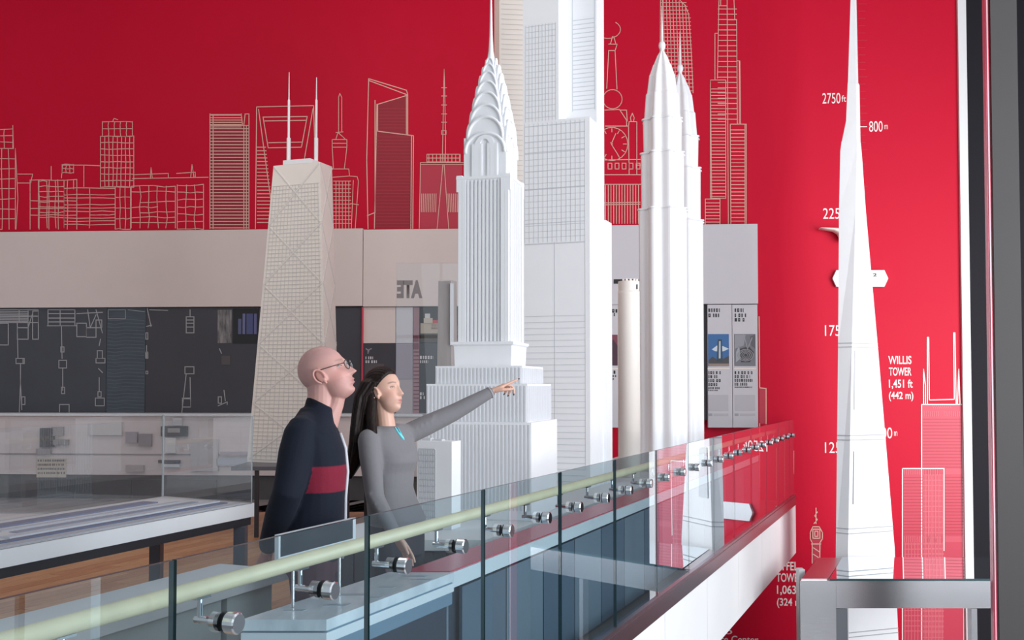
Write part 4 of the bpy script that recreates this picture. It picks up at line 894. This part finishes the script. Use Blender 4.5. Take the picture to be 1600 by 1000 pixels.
# ------------------------------------------------------------------ people
def remesh(name, bm, vox, smooth=3, fac=.5):
    me = bpy.data.meshes.new(name); bm.to_mesh(me); bm.free()
    o = bpy.data.objects.new(name, me); COL.objects.link(o)
    md = o.modifiers.new('r', 'REMESH'); md.mode = 'VOXEL'; md.voxel_size = vox
    if smooth:
        sm = o.modifiers.new('s', 'SMOOTH'); sm.factor = fac; sm.iterations = smooth
    dg = bpy.context.evaluated_depsgraph_get(); n = bpy.data.meshes.new_from_object(o.evaluated_get(dg))
    o.modifiers.clear(); o.data = n; n.name = name; bpy.data.meshes.remove(me)
    n.polygons.foreach_set('use_smooth', [True] * len(n.polygons))
    return o
def colour(o, fn):
    me = o.data; at = me.color_attributes.new('Col', 'FLOAT_COLOR', 'POINT'); buf = []
    for v in me.vertices: buf.extend((*fn(v.co), 1.))
    at.data.foreach_set('color', buf)
def ss(a, b, x):
    t = max(0., min(1., (x - a) / (b - a))); return t * t * (3 - 2 * t)
def gs(x, s): return math.exp(-(x / s) ** 2)
def ray_ell(n, c, r):
    A = sum((n[i] / r[i]) ** 2 for i in range(3)); B = -2 * sum(n[i] * c[i] / r[i] ** 2 for i in range(3)); C = sum((c[i] / r[i]) ** 2 for i in range(3)) - 1
    return (-B + math.sqrt(max(0., B * B - 4 * A * C))) / (2 * A)
def head_pt(n, f, face=True):
    """surface of a head along direction n from its centre; +x is the face, +z up"""
    r1 = ray_ell(n, (-.012, 0, .030), (.097, .076 * f['wide'], .092)); r2 = ray_ell(n, (.026 + f.get('jf', 0), 0, -.040), (.062, .056 * f['wide'], .072 * f['jaw']))
    k = .007; m_ = max(r1, r2); r = m_ + k * math.log(math.exp((r1 - m_) / k) + math.exp((r2 - m_) / k))
    x, y, z = n.x * r, n.y * r, n.z * r
    if face and n.x > 0:
        w = ss(.02, .06, x); ay = abs(y); nz = f['nose']; d = 0
        d += .0045 * f['brow'] * gs(z - .034, .011) * gs(y, .048) - .010 * gs(ay - .033, .015) * gs(z - .013, .012) - .004 * gs(ay - .012, .008) * gs(z - .016, .012)
        t = (.026 - z) / .052
        if 0 <= t <= 1: A = .005 + nz * t ** 1.15
        elif t < 0: A = .005 * gs(z - .026, .010)
        else: A = (.005 + nz) * gs(z + .026, .0075)
        tt_ = max(0, min(1, t)); d += A * gs(y, .0085 + .0055 * tt_ ** 2)
        d += .006 * gs(ay - .012, .006) * gs(z + .026, .007)
        d += .0065 * f.get('lip', 1) * gs(z + .051, .0055) * gs(y, .019) + .0068 * f.get('lip', 1) * gs(z + .0645, .006) * gs(y, .017) - .0035 * gs(z + .0575, .0025) * gs(y, .022) - .0045 * gs(z + .076, .006) * gs(y, .02)
        d += f.get('chin', .008) * gs(z + .097, .016) * gs(y, .024) + .003 * gs(ay - .045, .018) * gs(z + .018, .02) - .004 * gs(ay - .045, .014) * gs(z + .06, .02)
        x += d * w; 
    return Vector((x, y, z))
def head_mesh(bm, M, f, na=112, npol=100, pt=head_pt):
    rows = []
    for j in range(1, npol):
        ph = PI * j / npol; rows.append([])
        for i in range(na):
            th = 2 * PI * i / na; th -= .35 * math.sin(th)       # denser towards the face
            n = Vector((math.cos(th) * math.sin(ph), math.sin(th) * math.sin(ph), math.cos(ph)))
            rows[-1].append(bm.verts.new(M @ pt(n, f)))
    for a, b in zip(rows, rows[1:]):
        for i in range(na): bm.faces.new((a[i], b[i], b[(i + 1) % na], a[(i + 1) % na]))
    for r_, z, rev in ((rows[0], 1, False), (rows[-1], -1, True)):
        c = bm.verts.new(M @ pt(Vector((0, 0, z)), f))
        for i in range(na): bm.faces.new((c, r_[i], r_[(i + 1) % na]) if not rev else (c, r_[(i + 1) % na], r_[i]))
def ear_mesh(bm, M, s):
    rings = []
    B = Vector((-.004, s * .072, -.004)); up = Vector((-.28, 0, 1)).normalized(); fw = Vector((1, 0, .28)).normalized(); out = Vector((-.35, s, 0)).normalized()
    # rim torus-like outer helix, concha behind it, lobe
    hel = [B + up * (.030 * math.sin(t)) + fw * (.017 * math.cos(t)) + out * (.016 - .006 * math.cos(t)) for t in [-.4 + i * .33 for i in range(15)]]
    tube(bm, [M @ p for p in hel], [.0052] * len(hel), 8, round_ends=True)
    loft(bm, [ell(M @ (B + out * o_ + up * -.002), M.to_3x3() @ (fw * .016 * k), M.to_3x3() @ (up * .028 * k), 16) for o_, k in ((-.008, 1), (.004, 1), (.010, .92), (.011, .5))])
    tube(bm, [M @ (B + up * -.026 + out * .006 + fw * .003), M @ (B + up * -.034 + out * .006 + fw * .004)], [.008, .006], 8, round_ends=True)
def finger(bm, pts, r0, r1):
    n = len(pts); tube(bm, pts, [r0 + (r1 - r0) * i / (n - 1) for i in range(n)], 10, round_ends=True)
def hand(bm, wrist, fwd, side, down, curls, size=1., thumb_out=.6, wr=.026):
    """palm from the wrist along fwd; side points to the thumb; down is the palm side; curls: five bends (thumb, index .. little)"""
    fwd, down = fwd.normalized(), down.normalized(); side = side.normalized()
    L = .082 * size; palm = []
    for u, wy, wz in ((-.02, .024, .019), (.0, .025, .017), (.25, .031, .016), (.6, .039, .0145), (.95, .040, .0125), (1.05, .036, .010)):
        palm.append(ell(wrist + fwd * L * u, side * wy * size, down * wz * size, 16, .85))
    loft(bm, palm)
    tips = []
    for i, (off, ln, cu) in enumerate(zip((.029, .0095, -.0105, -.029), (.073, .080, .074, .058), curls[1:])):
        b = wrist + fwd * L * (.86 + (.07 if i in (1,) else .04 if i == 2 else 0)) + side * off * size
        pts = [b]; ang = 0; d = (fwd + side * off * 2.2).normalized(); cur = b + d * .018 * size; pts.append(cur)
        for seg, kk in ((.46, 1.0), (.30, 1.15), (.24, .8)):
            ang += cu * kk; v = (d * math.cos(ang) + down * math.sin(ang)).normalized(); mid = cur + v * ln * seg * size * .5; cur = cur + v * ln * seg * size; pts += [mid, cur]
        finger(bm, pts, .0088 * size * (1 if i < 3 else .88), .0064 * size); tips.append((pts[-2], pts[-1]))
    b = wrist + fwd * L * .22 + side * .020 * size + down * .004; d = (fwd * (1 - thumb_out * .5) + side * thumb_out + down * .25).normalized()
    p1 = b + d * .040 * size; d2 = (d + fwd * .5 * curls[0] - side * .6 * curls[0] + down * .35 * curls[0]).normalized(); p2 = p1 + d2 * .032 * size; d3 = (d2 + fwd * .4 * curls[0] - side * .5 * curls[0]).normalized(); p3 = p2 + d3 * .026 * size
    finger(bm, [b, (b + p1) / 2, p1, (p1 + p2) / 2, p2, p3], .0125 * size, .0078 * size); tips.append((p2, p3))
    return tips
def torso(bm, rings, lat, fwd, e=.9, n=28):
    loft(bm, [ell(c, lat * a, fwd * b, n, e) for c, a, b in rings])
def nails(bm, tips, L=.010, r=.0042):
    for a, b in tips:
        d = (b - a).normalized(); tube(bm, [b - d * .004, b + d * (L * .5), b + d * L], [r, r * .8, r * .35], 8)
V = Vector
# ================= the man (d about 4.45) =================
man = tag_empty('person', 'person with a shaved head and glasses, navy jacket with a maroon band, looking up', 'person')
DM = 4.45
def mp_(px, py, dd=0.): return P(px, py, DM + dd)
fh = dict(wide=1.0, jaw=1.06, nose=.025, brow=1.3, chin=.016, jf=.007, lip=1.5)
MH = Matrix.Translation(mp_(510, 586)) @ Matrix.Rotation(math.radians(-4), 4, 'Z') @ Matrix.Rotation(math.radians(-20), 4, 'Y') @ Matrix.Scale(1.07, 4)
ya = math.radians(8); fw = V((math.cos(ya), math.sin(ya), 0)); lat = V((-math.sin(ya), math.cos(ya), 0))     # lat to his left (away from us)
body = BM(); head_mesh(body, MH, fh); ear_mesh(body, MH, 1); ear_mesh(body, MH, -1)
tube(body, [MH @ V((-.028, 0, -.015)), mp_(502, 618), mp_(501, 638), mp_(496, 668)], [.062, .059, .062, .075], 20)
tube(body, [MH @ V((.028, 0, -.078)), mp_(524, 630), mp_(517, 644), mp_(508, 665)], [.032, .038, .046, .055], 16)
hip = V((mp_(487, 890).x, DM, .88))
tr = [(hip + V((0, 0, -.08)), .155, .115), (hip + V((0, 0, .05)), .15, .108), (V((mp_(489, 800).x, DM, 1.06)), .145, .105), (V((mp_(491, 740).x, DM, 1.20)), .165, .118), (V((mp_(489, 700).x, DM, 1.31)), .175, .118), (V((mp_(488, 668).x, DM, 1.40)), .165, .09), (V((mp_(492, 645).x, DM, 1.465)), .085, .062)]
torso(body, tr, lat, fw)
rsh = V((mp_(482, 672).x, DM - .15, 1.385)); rel = P(450, 768, DM - .22); rwr = P(417, 858, DM - .10)
lsh = rsh + lat * .35; lel = V((rel.x + .02, DM + .24, rel.z)); lwr = V((rwr.x + .02, DM + .04, rwr.z - .03))
tube(body, [rsh, (rsh + rel) / 2, rel, (rel + rwr) / 2, rwr], [.05, .046, .040, .035, .026], 14, round_ends=True)
tube(body, [lsh, (lsh + lel) / 2, lel, (lel + lwr) / 2, lwr], [.05, .046, .040, .035, .026], 14, round_ends=True)
hand(body, rwr, (rwr - rel).normalized() + V((0, .35, 0)), V((1, .1, .5)), V((.2, .9, 0)), (.5, .35, .4, .45, .5), 1.0)
hand(body, lwr, (lwr - lel).normalized() + V((0, -.7, 0)), V((1, 0, .5)), V((.2, -.9, 0)), (.5, .4, .45, .5, .55), 1.0)
for s_ in (-1, 1):
    h_ = hip + lat * s_ * .085 + V((0, 0, -.06)); kn = V((h_.x + .02, h_.y, .47)); an = V((h_.x - .02, h_.y, .09))
    tube(body, [h_, (h_ + kn) / 2, kn, (kn * 2 + an) / 3, an], [.078, .070, .054, .052, .036], 14, round_ends=True)
    loft(body, [ell(an + fw * x + V((0, 0, -.05)), lat * .035, V((0, 0, zz)), 12) for x, zz in ((-.06, .03), (0, .045), (.08, .035), (.16, .02))])
bo = remesh('body', body, .0032, 2); bo.parent = man
MI = MH.inverted()
def man_skin(co):
    p = MI @ co; c = [.57, .31, .275]
    if p.length > .19: return c
    sc_ = max(ss(.045, .075, p.z), ss(.0, -.045, p.x)) * ss(-.075, -.03, p.z)
    c = [a + (b - a) * sc_ * .75 for a, b in zip(c, (.50, .285, .27))]
    ck_ = gs(abs(p.y) - .05, .025) * gs(p.z + .02, .03) * (p.x > .03)
    c = [a + (b - a) * ck_ * .5 for a, b in zip(c, (.66, .29, .26))]
    if p.x > .03 and p.z < -.035 and p.x < .12: c = [a * b for a, b in zip(c, (.93, .92, .93))]
    lip = gs(p.z + .058, .009) * gs(p.y, .022) * (p.x > .07)
    c = [a + (b - a) * min(1, lip * 1.3) for a, b in zip(c, (.42, .17, .16))]
    if p.x > .06:
        br = gs(p.z - .036, .0045) * ss(.014, .02, abs(p.y)) * ss(.056, .045, abs(p.y)); c = [a + (b - a) * br * .5 for a, b in zip(c, (.26, .15, .12))]
    er = ss(.074, .082, abs(p.y)) * gs(p.z + .004, .04); c = [a + (b - a) * er * .5 for a, b in zip(c, (.66, .30, .26))]
    return c
colour(bo, man_skin); bo.data.materials.append(attr_mat('skin_fair', .45, .4, 350, .06, 0, .12))
# jacket
jk = BM()
tj = [(V((mp_(484, 893).x, DM, .835)), .175, .135), (V((mp_(485, 880).x, DM, .87)), .185, .145), (V((mp_(488, 830).x, DM, .98)), .180, .138), (V((mp_(491, 780).x, DM, 1.10)), .175, .132), (V((mp_(494, 735).x, DM, 1.21)), .187, .133), (V((mp_(491, 700).x, DM, 1.31)), .200, .132), (V((mp_(489, 678).x, DM, 1.375)), .195, .115), (V((mp_(489, 660).x, DM, 1.42)), .165, .095), (V((mp_(494, 645).x, DM, 1.462)), .105, .080), (V((mp_(497, 636).x, DM, 1.485)), .084, .074)]
torso(jk, tj, lat, fw)
for sh, el_, wr_ in ((rsh, rel, rwr), (lsh, lel, lwr)):
    tube(jk, [sh + (V((0, 0, .0))), sh.lerp(el_, .35), sh.lerp(el_, .75), el_, el_.lerp(wr_, .4), el_.lerp(wr_, .92)], [.072, .076, .068, .064, .060, .042], 18, round_ends=True)
    tube(jk, [V((mp_(494, 650).x, DM, 1.44)).lerp(sh, .3), sh + V((0, 0, -.004))], [.062, .070], 16, round_ends=True)
# stand collar
ring = [V((mp_(479, 632).x, DM, 1.515)) , None]
cn = V((mp_(501, 642).x, DM, 1.470)); ct_ = V((mp_(505, 630).x, DM, 1.500))
tilt = V((fw.x * .88, fw.y * .9, -.46)).normalized()
loft(jk, [ell(cn - V((0, 0, .03)), lat * .083, tilt * .080, 28), ell(cn + V((.0, 0, .008)), lat * .077, tilt * .074, 28), ell(ct_ + V((-.004, 0, .004)), lat * .072, tilt * .070, 28), ell(ct_ + V((-.004, 0, .008)), lat * .064, tilt * .063, 28)])
jo = remesh('jacket', jk, .0055, 14); jo.parent = man
def jac(co):
    c = (.0075, .0105, .021)
    f_ = (co - V((mp_(490, 740).x, DM, 0))).dot(fw)
    def dist(p, a, b):
        t = max(0, min(1, (p - a).dot(b - a) / (b - a).length_squared)); return (p - a.lerp(b, t)).length
    armd = min(dist(co, rsh, rel), dist(co, rel, rwr), dist(co, lsh, lel), dist(co, lel, lwr))
    if 1.135 < co.z < 1.245 and armd > .078 and f_ > -.06: return (.19, .012, .032)
    if co.z < .885: return (.006, .008, .015)
    if co.z > 1.50: return (.006, .007, .012)
    return c
colour(jo, jac); jo.data.materials.append(attr_mat('jacket_cloth', .8, .2, 30, .5, .04))
# light zip placket down the front edge of the jacket
bm = BM(); fr = []
for c, a, b in tj[:7]: fr.append(c + fw * (b + .001) - lat * .012)
tube(bm, fr, .0085, 8); obj('zip_placket', bm, mat('zip_grey', (.52, .52, .56), .4), man, True)
tr_ = BM()
for s_ in (-1, 1):
    h_ = hip + lat * s_ * .085 + V((0, 0, -.04)); kn = V((h_.x + .02, h_.y, .47)); an = V((h_.x - .02, h_.y, .07))
    tube(tr_, [h_ + V((0, 0, .05)), h_, (h_ + kn) / 2, kn, (kn + an) / 2, an], [.095, .10, .088, .070, .064, .058], 16)
torso(tr_, [(hip + V((0, 0, -.10)), .15, .115), (hip + V((0, 0, .06)), .165, .125)], lat, fw)
to_ = remesh('trousers', tr_, .007, 4); to_.parent = man; to_.data.materials.append(mat('trousers_wine', (.055, .014, .025), .8))
for s_ in (-1, 1):
    h_ = hip + lat * s_ * .085; bm = BM(); loft(bm, [ell(V((h_.x - .02, h_.y, 0)) + fw * x + V((0, 0, zz)), lat * yy, V((0, 0, zz)), 14) for x, yy, zz in ((-.085, .03, .02), (-.07, .042, .045), (0, .045, .055), (.09, .05, .04), (.17, .046, .028), (.20, .03, .016))]); obj('shoe', bm, M_BLACK, man, True)
def eye(par, M, f, s, iris, lid=None):
    n = V((.08, s * .0325, .0125)).normalized(); p = head_pt(n, f)
    c = V((p.x - .0092, s * .0325, .0125)); bm = BM()
    R = M.to_3x3()
    for r_, sgn in ((.0105, 0),):
        for j in range(8):
            a0_, a1_ = PI * j / 8, PI * (j + 1) / 8
            ra = [bm.verts.new(M @ (c + V((math.cos(a0_) * r_, math.sin(a0_) * r_ * math.cos(t), math.sin(a0_) * r_ * math.sin(t))))) for t in [2 * PI * i / 16 for i in range(16)]]
            rb = [bm.verts.new(M @ (c + V((math.cos(a1_) * r_, math.sin(a1_) * r_ * math.cos(t), math.sin(a1_) * r_ * math.sin(t))))) for t in [2 * PI * i / 16 for i in range(16)]]
            for i in range(16):
                fc = bm.faces.new((ra[i], rb[i], rb[(i + 1) % 16], ra[(i + 1) % 16])); fc.material_index = 1 if j < 1 else 0
    bmesh.ops.remove_doubles(bm, verts=bm.verts, dist=1e-6)
    e_ = obj('eye', bm, [mat('eye_white', (.42, .36, .34), .3), mat(iris, (.03, .02, .015), .15)], par, True)
    # upper lash line
    bm = BM(); pts = []
    for k in range(9):
        y = s * (.0325 + (k - 4) * .0034); z = .0125 + .0048 * (1 - ((k - 4) / 4.3) ** 2) - (.001 if k < 4 else 0)
        q = head_pt(V((.088, y, z)).normalized(), f); q = V((max(q.x, c.x + math.sqrt(max(0, .0108 ** 2 - (y - c.y) ** 2 - (z - c.z) ** 2))) + .0006, y, z)); pts.append(M @ q)
    tube(bm, pts, .0009, 6); obj('lash', bm, mat('lash_dark', (.03, .018, .015), .6), e_)
eye(man, MH, fh, 1, 'iris_grey'); eye(man, MH, fh, -1, 'iris_grey')
gl = BM()
for s_ in (-1, 1):
    c = V((.103, s_ * .034, .008)); tube(gl, [MH @ (c + V((-.006 * abs(math.cos(t)) if math.cos(t) * s_ > 0 else 0, math.cos(t) * .024, math.sin(t) * .019))) for t in [2 * PI * i / 20 for i in range(21)]], .0019, 6)
    tube(gl, [MH @ V((.098, s_ * .058, .016)), MH @ V((.05, s_ * .0775, .018)), MH @ V((.0, s_ * .081, .020)), MH @ V((-.012, s_ * .080, .008))], .0019, 6)
tube(gl, [MH @ V((.104, -.010, .012)), MH @ V((.113, 0, .015)), MH @ V((.104, .010, .012))], .0018, 6)
go = obj('glasses', gl, mat('glasses_dark', (.02, .012, .012), .3), man, True)
for s_ in (-1, 1):
    bm = BM(); c = V((.103, s_ * .034, .008)); f_ = bm.faces.new([bm.verts.new(MH @ (c + V((0, math.cos(t) * .023, math.sin(t) * .018)))) for t in [2 * PI * i / 16 for i in range(16)]]); obj('lens', bm, GLASS2, go)
# ================= the woman (d about 5.0) =================
wom = tag_empty('person', 'person with long dark hair in a grey sweater pointing at the white towers', 'person')
DW = 5.0
def wp(px, py, dd=0.): return P(px, py, DW + dd)
ff = dict(wide=.97, jaw=1.02, nose=.0195, brow=.55, chin=.011)
MW = Matrix.Translation(wp(601, 613)) @ Matrix.Rotation(math.radians(-24), 4, 'Z') @ Matrix.Rotation(math.radians(-10), 4, 'Y') @ Matrix.Rotation(math.radians(-3), 4, 'X') @ Matrix.Scale(.95, 4)
yw = math.radians(-32); wf = V((math.cos(yw), math.sin(yw), 0)); wl = V((-math.sin(yw), math.cos(yw), 0))
body = BM(); head_mesh(body, MW, ff); ear_mesh(body, MW, 1); ear_mesh(body, MW, -1)
tube(body, [MW @ V((-.02, 0, -.02)), wp(600, 648), wp(602, 664), wp(604, 690)], [.050, .047, .049, .06], 18)
whip = V((wp(620, 840).x, DW, .86))
tr = [(whip + V((0, 0, -.08)), .13, .09), (V((wp(618, 815).x, DW, .93)), .125, .085), (V((wp(610, 775).x, DW, 1.05)), .105, .075), (V((wp(608, 735).x, DW, 1.17)), .112, .08), (V((wp(608, 710).x, DW, 1.25)), .12, .085), (V((wp(606, 682).x, DW, 1.335)), .135, .07), (V((wp(604, 668).x, DW, 1.38)), .06, .05)]
torso(body, tr, wl, wf)
wrs = V((wp(608, 684).x, DW, 1.325)) - wl * .155; wls = V((wp(612, 676).x, DW, 1.345)) + wl * .145
wre = P(586, 778, 4.80); wrw = P(619, 838, 4.78)
wle = P(708, 645, 5.22); wlw = P(768, 612, 5.30)
for a_, b_, c_3 in ((wrs, wre, wrw), (wls, wle, wlw)): tube(body, [a_, (a_ + b_) / 2, b_, (b_ + c_3) / 2, c_3], [.042, .038, .033, .029, .021], 14, round_ends=True)
td = hand(body, wrw, P(643, 874, 4.76) - wrw, V((.55, -.6, .25)), V((-.5, -.4, -.3)), (.2, .12, .15, .18, .2), .90, .45)
pdir = (P(808, 592, 5.36) - wlw).normalized()
tp = hand(body, wlw, pdir, V((.3, -.85, .1)), V((.25, .1, -1)), (.5, .02, .62, .80, .90), .92, .45)
for s_ in (-1, 1):
    h_ = whip + wl * s_ * .08 + V((0, 0, -.06)); kn = V((h_.x + .02, h_.y, .46)); an = V((h_.x, h_.y, .09))
    tube(body, [h_, (h_ + kn) / 2, kn, (kn * 2 + an) / 3, an], [.074, .066, .050, .047, .032], 14, round_ends=True)
    loft(body, [ell(an + wf * x + V((0, 0, -.05)), wl * .032, V((0, 0, zz)), 12) for x, zz in ((-.05, .03), (0, .04), (.08, .03), (.14, .02))])
bo = remesh('body', body, .003, 2); bo.parent = wom
WI = MW.inverted()
def wom_skin(co):
    p = WI @ co; c = [.66, .40, .31]
    if p.length > .19: return c
    ck_ = gs(abs(p.y) - .045, .025) * gs(p.z + .02, .028) * (p.x > .03); c = [a + (b - a) * ck_ * .5 for a, b in zip(c, (.68, .34, .27))]
    lip = gs(p.z + .058, .008) * gs(p.y, .020) * (p.x > .07); c = [a + (b - a) * min(1, lip * 1.4) for a, b in zip(c, (.46, .17, .16))]
    if p.x > .055:
        br = gs(p.z - .034 - .004 * gs(abs(p.y) - .035, .012), .0035) * ss(.014, .018, abs(p.y)) * ss(.058, .048, abs(p.y)); c = [a + (b - a) * br * .75 for a, b in zip(c, (.10, .05, .035))]
    return c
colour(bo, wom_skin); bo.data.materials.append(attr_mat('skin_warm', .45, .4, 350, .05, 0, .12))
for tip_, ln_ in [(q, .013) for q in tp[:4]] + [(q, .007) for q in td[:4]]:
    bm = BM(); nails(bm, [tip_], ln_, .0048); obj('nail', bm, mat('nail_dark', (.02, .008, .012), .25), wom, True)
eye(wom, MW, ff, 1, 'iris_brown'); eye(wom, MW, ff, -1, 'iris_brown')
# sweater
sw = BM()
ts = [(V((wp(622, 822).x, DW, .905)), .152, .108), (V((wp(621, 812).x, DW, .935)), .163, .118), (V((wp(613, 785).x, DW, 1.02)), .142, .104), (V((wp(609, 765).x, DW, 1.085)), .130, .098), (V((wp(608, 738).x, DW, 1.165)), .136, .108), (V((wp(609, 722).x, DW, 1.215)), .145, .127), (V((wp(609, 708).x, DW, 1.257)), .150, .122), (V((wp(608, 694).x, DW, 1.30)), .152, .098), (V((wp(607, 682).x, DW, 1.34)), .140, .078), (V((wp(605, 671).x, DW, 1.372)), .095, .066), (V((wp(604, 665).x, DW, 1.385)), .064, .058)]
torso(sw, ts, wl, wf)
for a_, b_, c_3 in ((wrs, wre, wrw), (wls, wle, wlw)):
    tube(sw, [a_, a_.lerp(b_, .3), a_.lerp(b_, .75), b_, b_.lerp(c_3, .4), b_.lerp(c_3, .95)], [.053, .053, .048, .045, .040, .031], 18, round_ends=True)
    tube(sw, [V((wp(604, 668).x, DW, 1.365)).lerp(a_, .35), a_ + V((0, 0, -.006))], [.040, .050], 16, round_ends=True)
rng = random.Random(4)
for k in range(5):      # gathered folds at the raised shoulder and elbow
    a_ = wls.lerp(wle, .05 + .11 * k); tube(sw, [a_ + V((-.03, -.045, -.03)), a_ + V((.0, -.053, .01)), a_ + V((.015, -.03, .045))], [.004, .008, .004], 8)
for k in range(4):
    a_ = wre.lerp(wrw, -.12 + .13 * k); tube(sw, [a_ + V((-.035, -.02, -.01)), a_ + V((-.01, -.042, .0)), a_ + V((.03, -.03, .015))], [.004, .007, .004], 8)
so = remesh('sweater', sw, .005, 26); so.parent = wom
colour(so, lambda co: (.185, .178, .190) if not (co.z < .925 and co.y > 4.85) else (.21, .205, .22)); so.data.materials.append(attr_mat('sweater_knit', .85, .2, 40, .35, .1))
bm = BM(); tube(bm, [wlw.lerp(wle, .06), wlw.lerp(wle, .03)], [.0315, .0315], 18); obj('cuff', bm, mat('cuff_pale', (.34, .32, .34), .8), wom, True)
bm = BM(); tube(bm, [wrw.lerp(wre, .07), wrw.lerp(wre, .03)], [.0325, .0325], 18); obj('cuff', bm, mat('cuff_pale', (.34, .32, .34), .8), wom, True)
# turquoise neck tag
fn = V((wp(609, 680).x, DW, 1.34)); bm = BM()
base = V((wp(605, 668).x, DW, 1.377)) + wf * .062
pts = [base + wl * -.016 + V((0, 0, .002)), base + wf * .014 + wl * -.01 + V((0, 0, -.022)), base + wf * .027 + wl * .004 + V((0, 0, -.046)), base + wf * .031 + wl * .012 + V((0, 0, -.056))]
tube(bm, pts, [.0035, .005, .0085, .004], 10, round_ends=True); tube(bm, [base + wl * .002 + V((0, 0, .002)), base + wf * .018 + wl * .004 + V((0, 0, -.025)), pts[2] + wf * .003], [.003, .0035, .005], 8)
obj('neck_tag', bm, mat('turquoise', (.12, .62, .70), .3), wom, True)
tr_ = BM()
for s_ in (-1, 1):
    h_ = whip + wl * s_ * .08 + V((0, 0, -.04)); kn = V((h_.x + .02, h_.y, .46)); an = V((h_.x, h_.y, .08))
    tube(tr_, [h_ + V((0, 0, .04)), h_, (h_ + kn) / 2, kn, (kn + an) / 2, an], [.088, .088, .076, .058, .052, .042], 16)
torso(tr_, [(whip + V((0, 0, -.10)), .15, .108), (whip + V((0, 0, .09)), .148, .105)], wl, wf)
to_ = remesh('trousers', tr_, .007, 4); to_.parent = wom; to_.data.materials.append(mat('trousers_dark', (.016, .016, .024), .8))
for s_ in (-1, 1):
    h_ = whip + wl * s_ * .08; bm = BM(); loft(bm, [ell(V((h_.x, h_.y, 0)) + wf * x + V((0, 0, zz)), wl * yy, V((0, 0, zz)), 14) for x, yy, zz in ((-.075, .026, .02), (-.06, .036, .04), (0, .038, .05), (.08, .042, .036), (.15, .04, .025), (.175, .026, .014))]); obj('shoe', bm, M_BLACK, wom, True)
# hair: cap that follows the scalp, long fall down the back
def hair_pt(n, f):
    p = head_pt(n, f, False)
    zl = .078 - 1.05 * max(0., .058 - p.x) if p.x > -.0 else .017 - 2.6 * (0 - p.x)       # hairline: lower towards the back
    if p.x < -.005: zl = -.03
    m_ = ss(zl - .008, zl + .014, p.z)
    strand = .0012 * math.sin(70 * math.atan2(p.y, p.z + .05))
    return p * (1 + (.105 * m_ - .15 * (1 - m_))) + V((0, 0, .002 * m_)) + p.normalized() * strand * m_
hb = BM(); head_mesh(hb, MW, ff, 112, 90, hair_pt)
Rz = Matrix.Rotation(math.radians(-28), 3, 'Z'); hx, hy = Rz @ V((1, 0, 0)), Rz @ V((0, 1, 0))
def hp(px, py, dd): return P(px, py, DW + dd)
fall = [(hp(592, 588, .02), .055, .055), (hp(586, 597, .0), .074, .066), (hp(574, 620, -.01), .082, .052), (hp(571, 645, -.02), .086, .048), (hp(568, 668, -.04), .084, .046), (hp(565, 690, -.06), .075, .046), (hp(559, 710, -.06), .058, .042), (hp(551, 730, -.04), .036, .030), (hp(546, 748, -.03), .012, .012)]
rings = []
for k, (c, a, b) in enumerate(fall):
    r_ = []
    for i in range(72):
        t = 2 * PI * i / 72; wv = 1 + .05 * math.sin(11 * t + k * .35) + .03 * math.sin(23 * t - k * .5)
        r_.append(c + hy * a * math.cos(t) * wv + hx * b * math.sin(t) * wv)
    rings.append(r_)
loft(hb, rings)
for s_, y0 in ((-1, -.074),):       # lock in front of the shoulder on our side
    tube(hb, [MW @ V((-.035, s_ * .07, .03)), MW @ V((-.03, s_ * .084, -.05)), hp(580, 655, -.10), hp(582, 678, -.13), hp(577, 694, -.15), hp(567, 704, -.14)], [.018, .026, .026, .024, .018, .006], 14, round_ends=True)
ho = remesh('hair', hb, .0032, 1, .4); ho.parent = wom
hm = mat('hair_dark', (.008, .005, .005), .42, rgb2=(.022, .012, .010), scale=16, aniso=(9, 9, .7), bump=.3, spec=.15); ho.data.materials.append(hm)
# ------------------------------------------------------------------ glass partition with mirrored grey lettering behind the woman
gp = tag_empty('glass_partition', 'clear glass partition with mirrored grey letters beside the charcoal panels', 'partition')
Dp = 11.6; x0, x1 = P(619, 550, Dp).x, P(722, 550, Dp).x
bm = BM(); fs = addbox(bm, (x0, Dp, 0), (x1 - x0, 0, 0), (0, .012, 0), (0, 0, Z(411, Dp)))
for f in fs: f.normal_update(); f.material_index = 0 if abs(f.normal.y) > .9 else 1
obj('glass_pane', bm, [GLASS2, mat('pane_edge', (.45, .50, .53), .2)], gp)
zL, zH = Z(466, Dp), Z(438, Dp); xl, xr = P(620, 450, Dp).x, P(660, 450, Dp).x
text('lettering', 'ATE', mat('letter_grey', (.30, .28, .29), .5), xr - xl, zH - zL, lambda u, v: V((xl + u, Dp - .003, zL + v)), gp, True, .06)
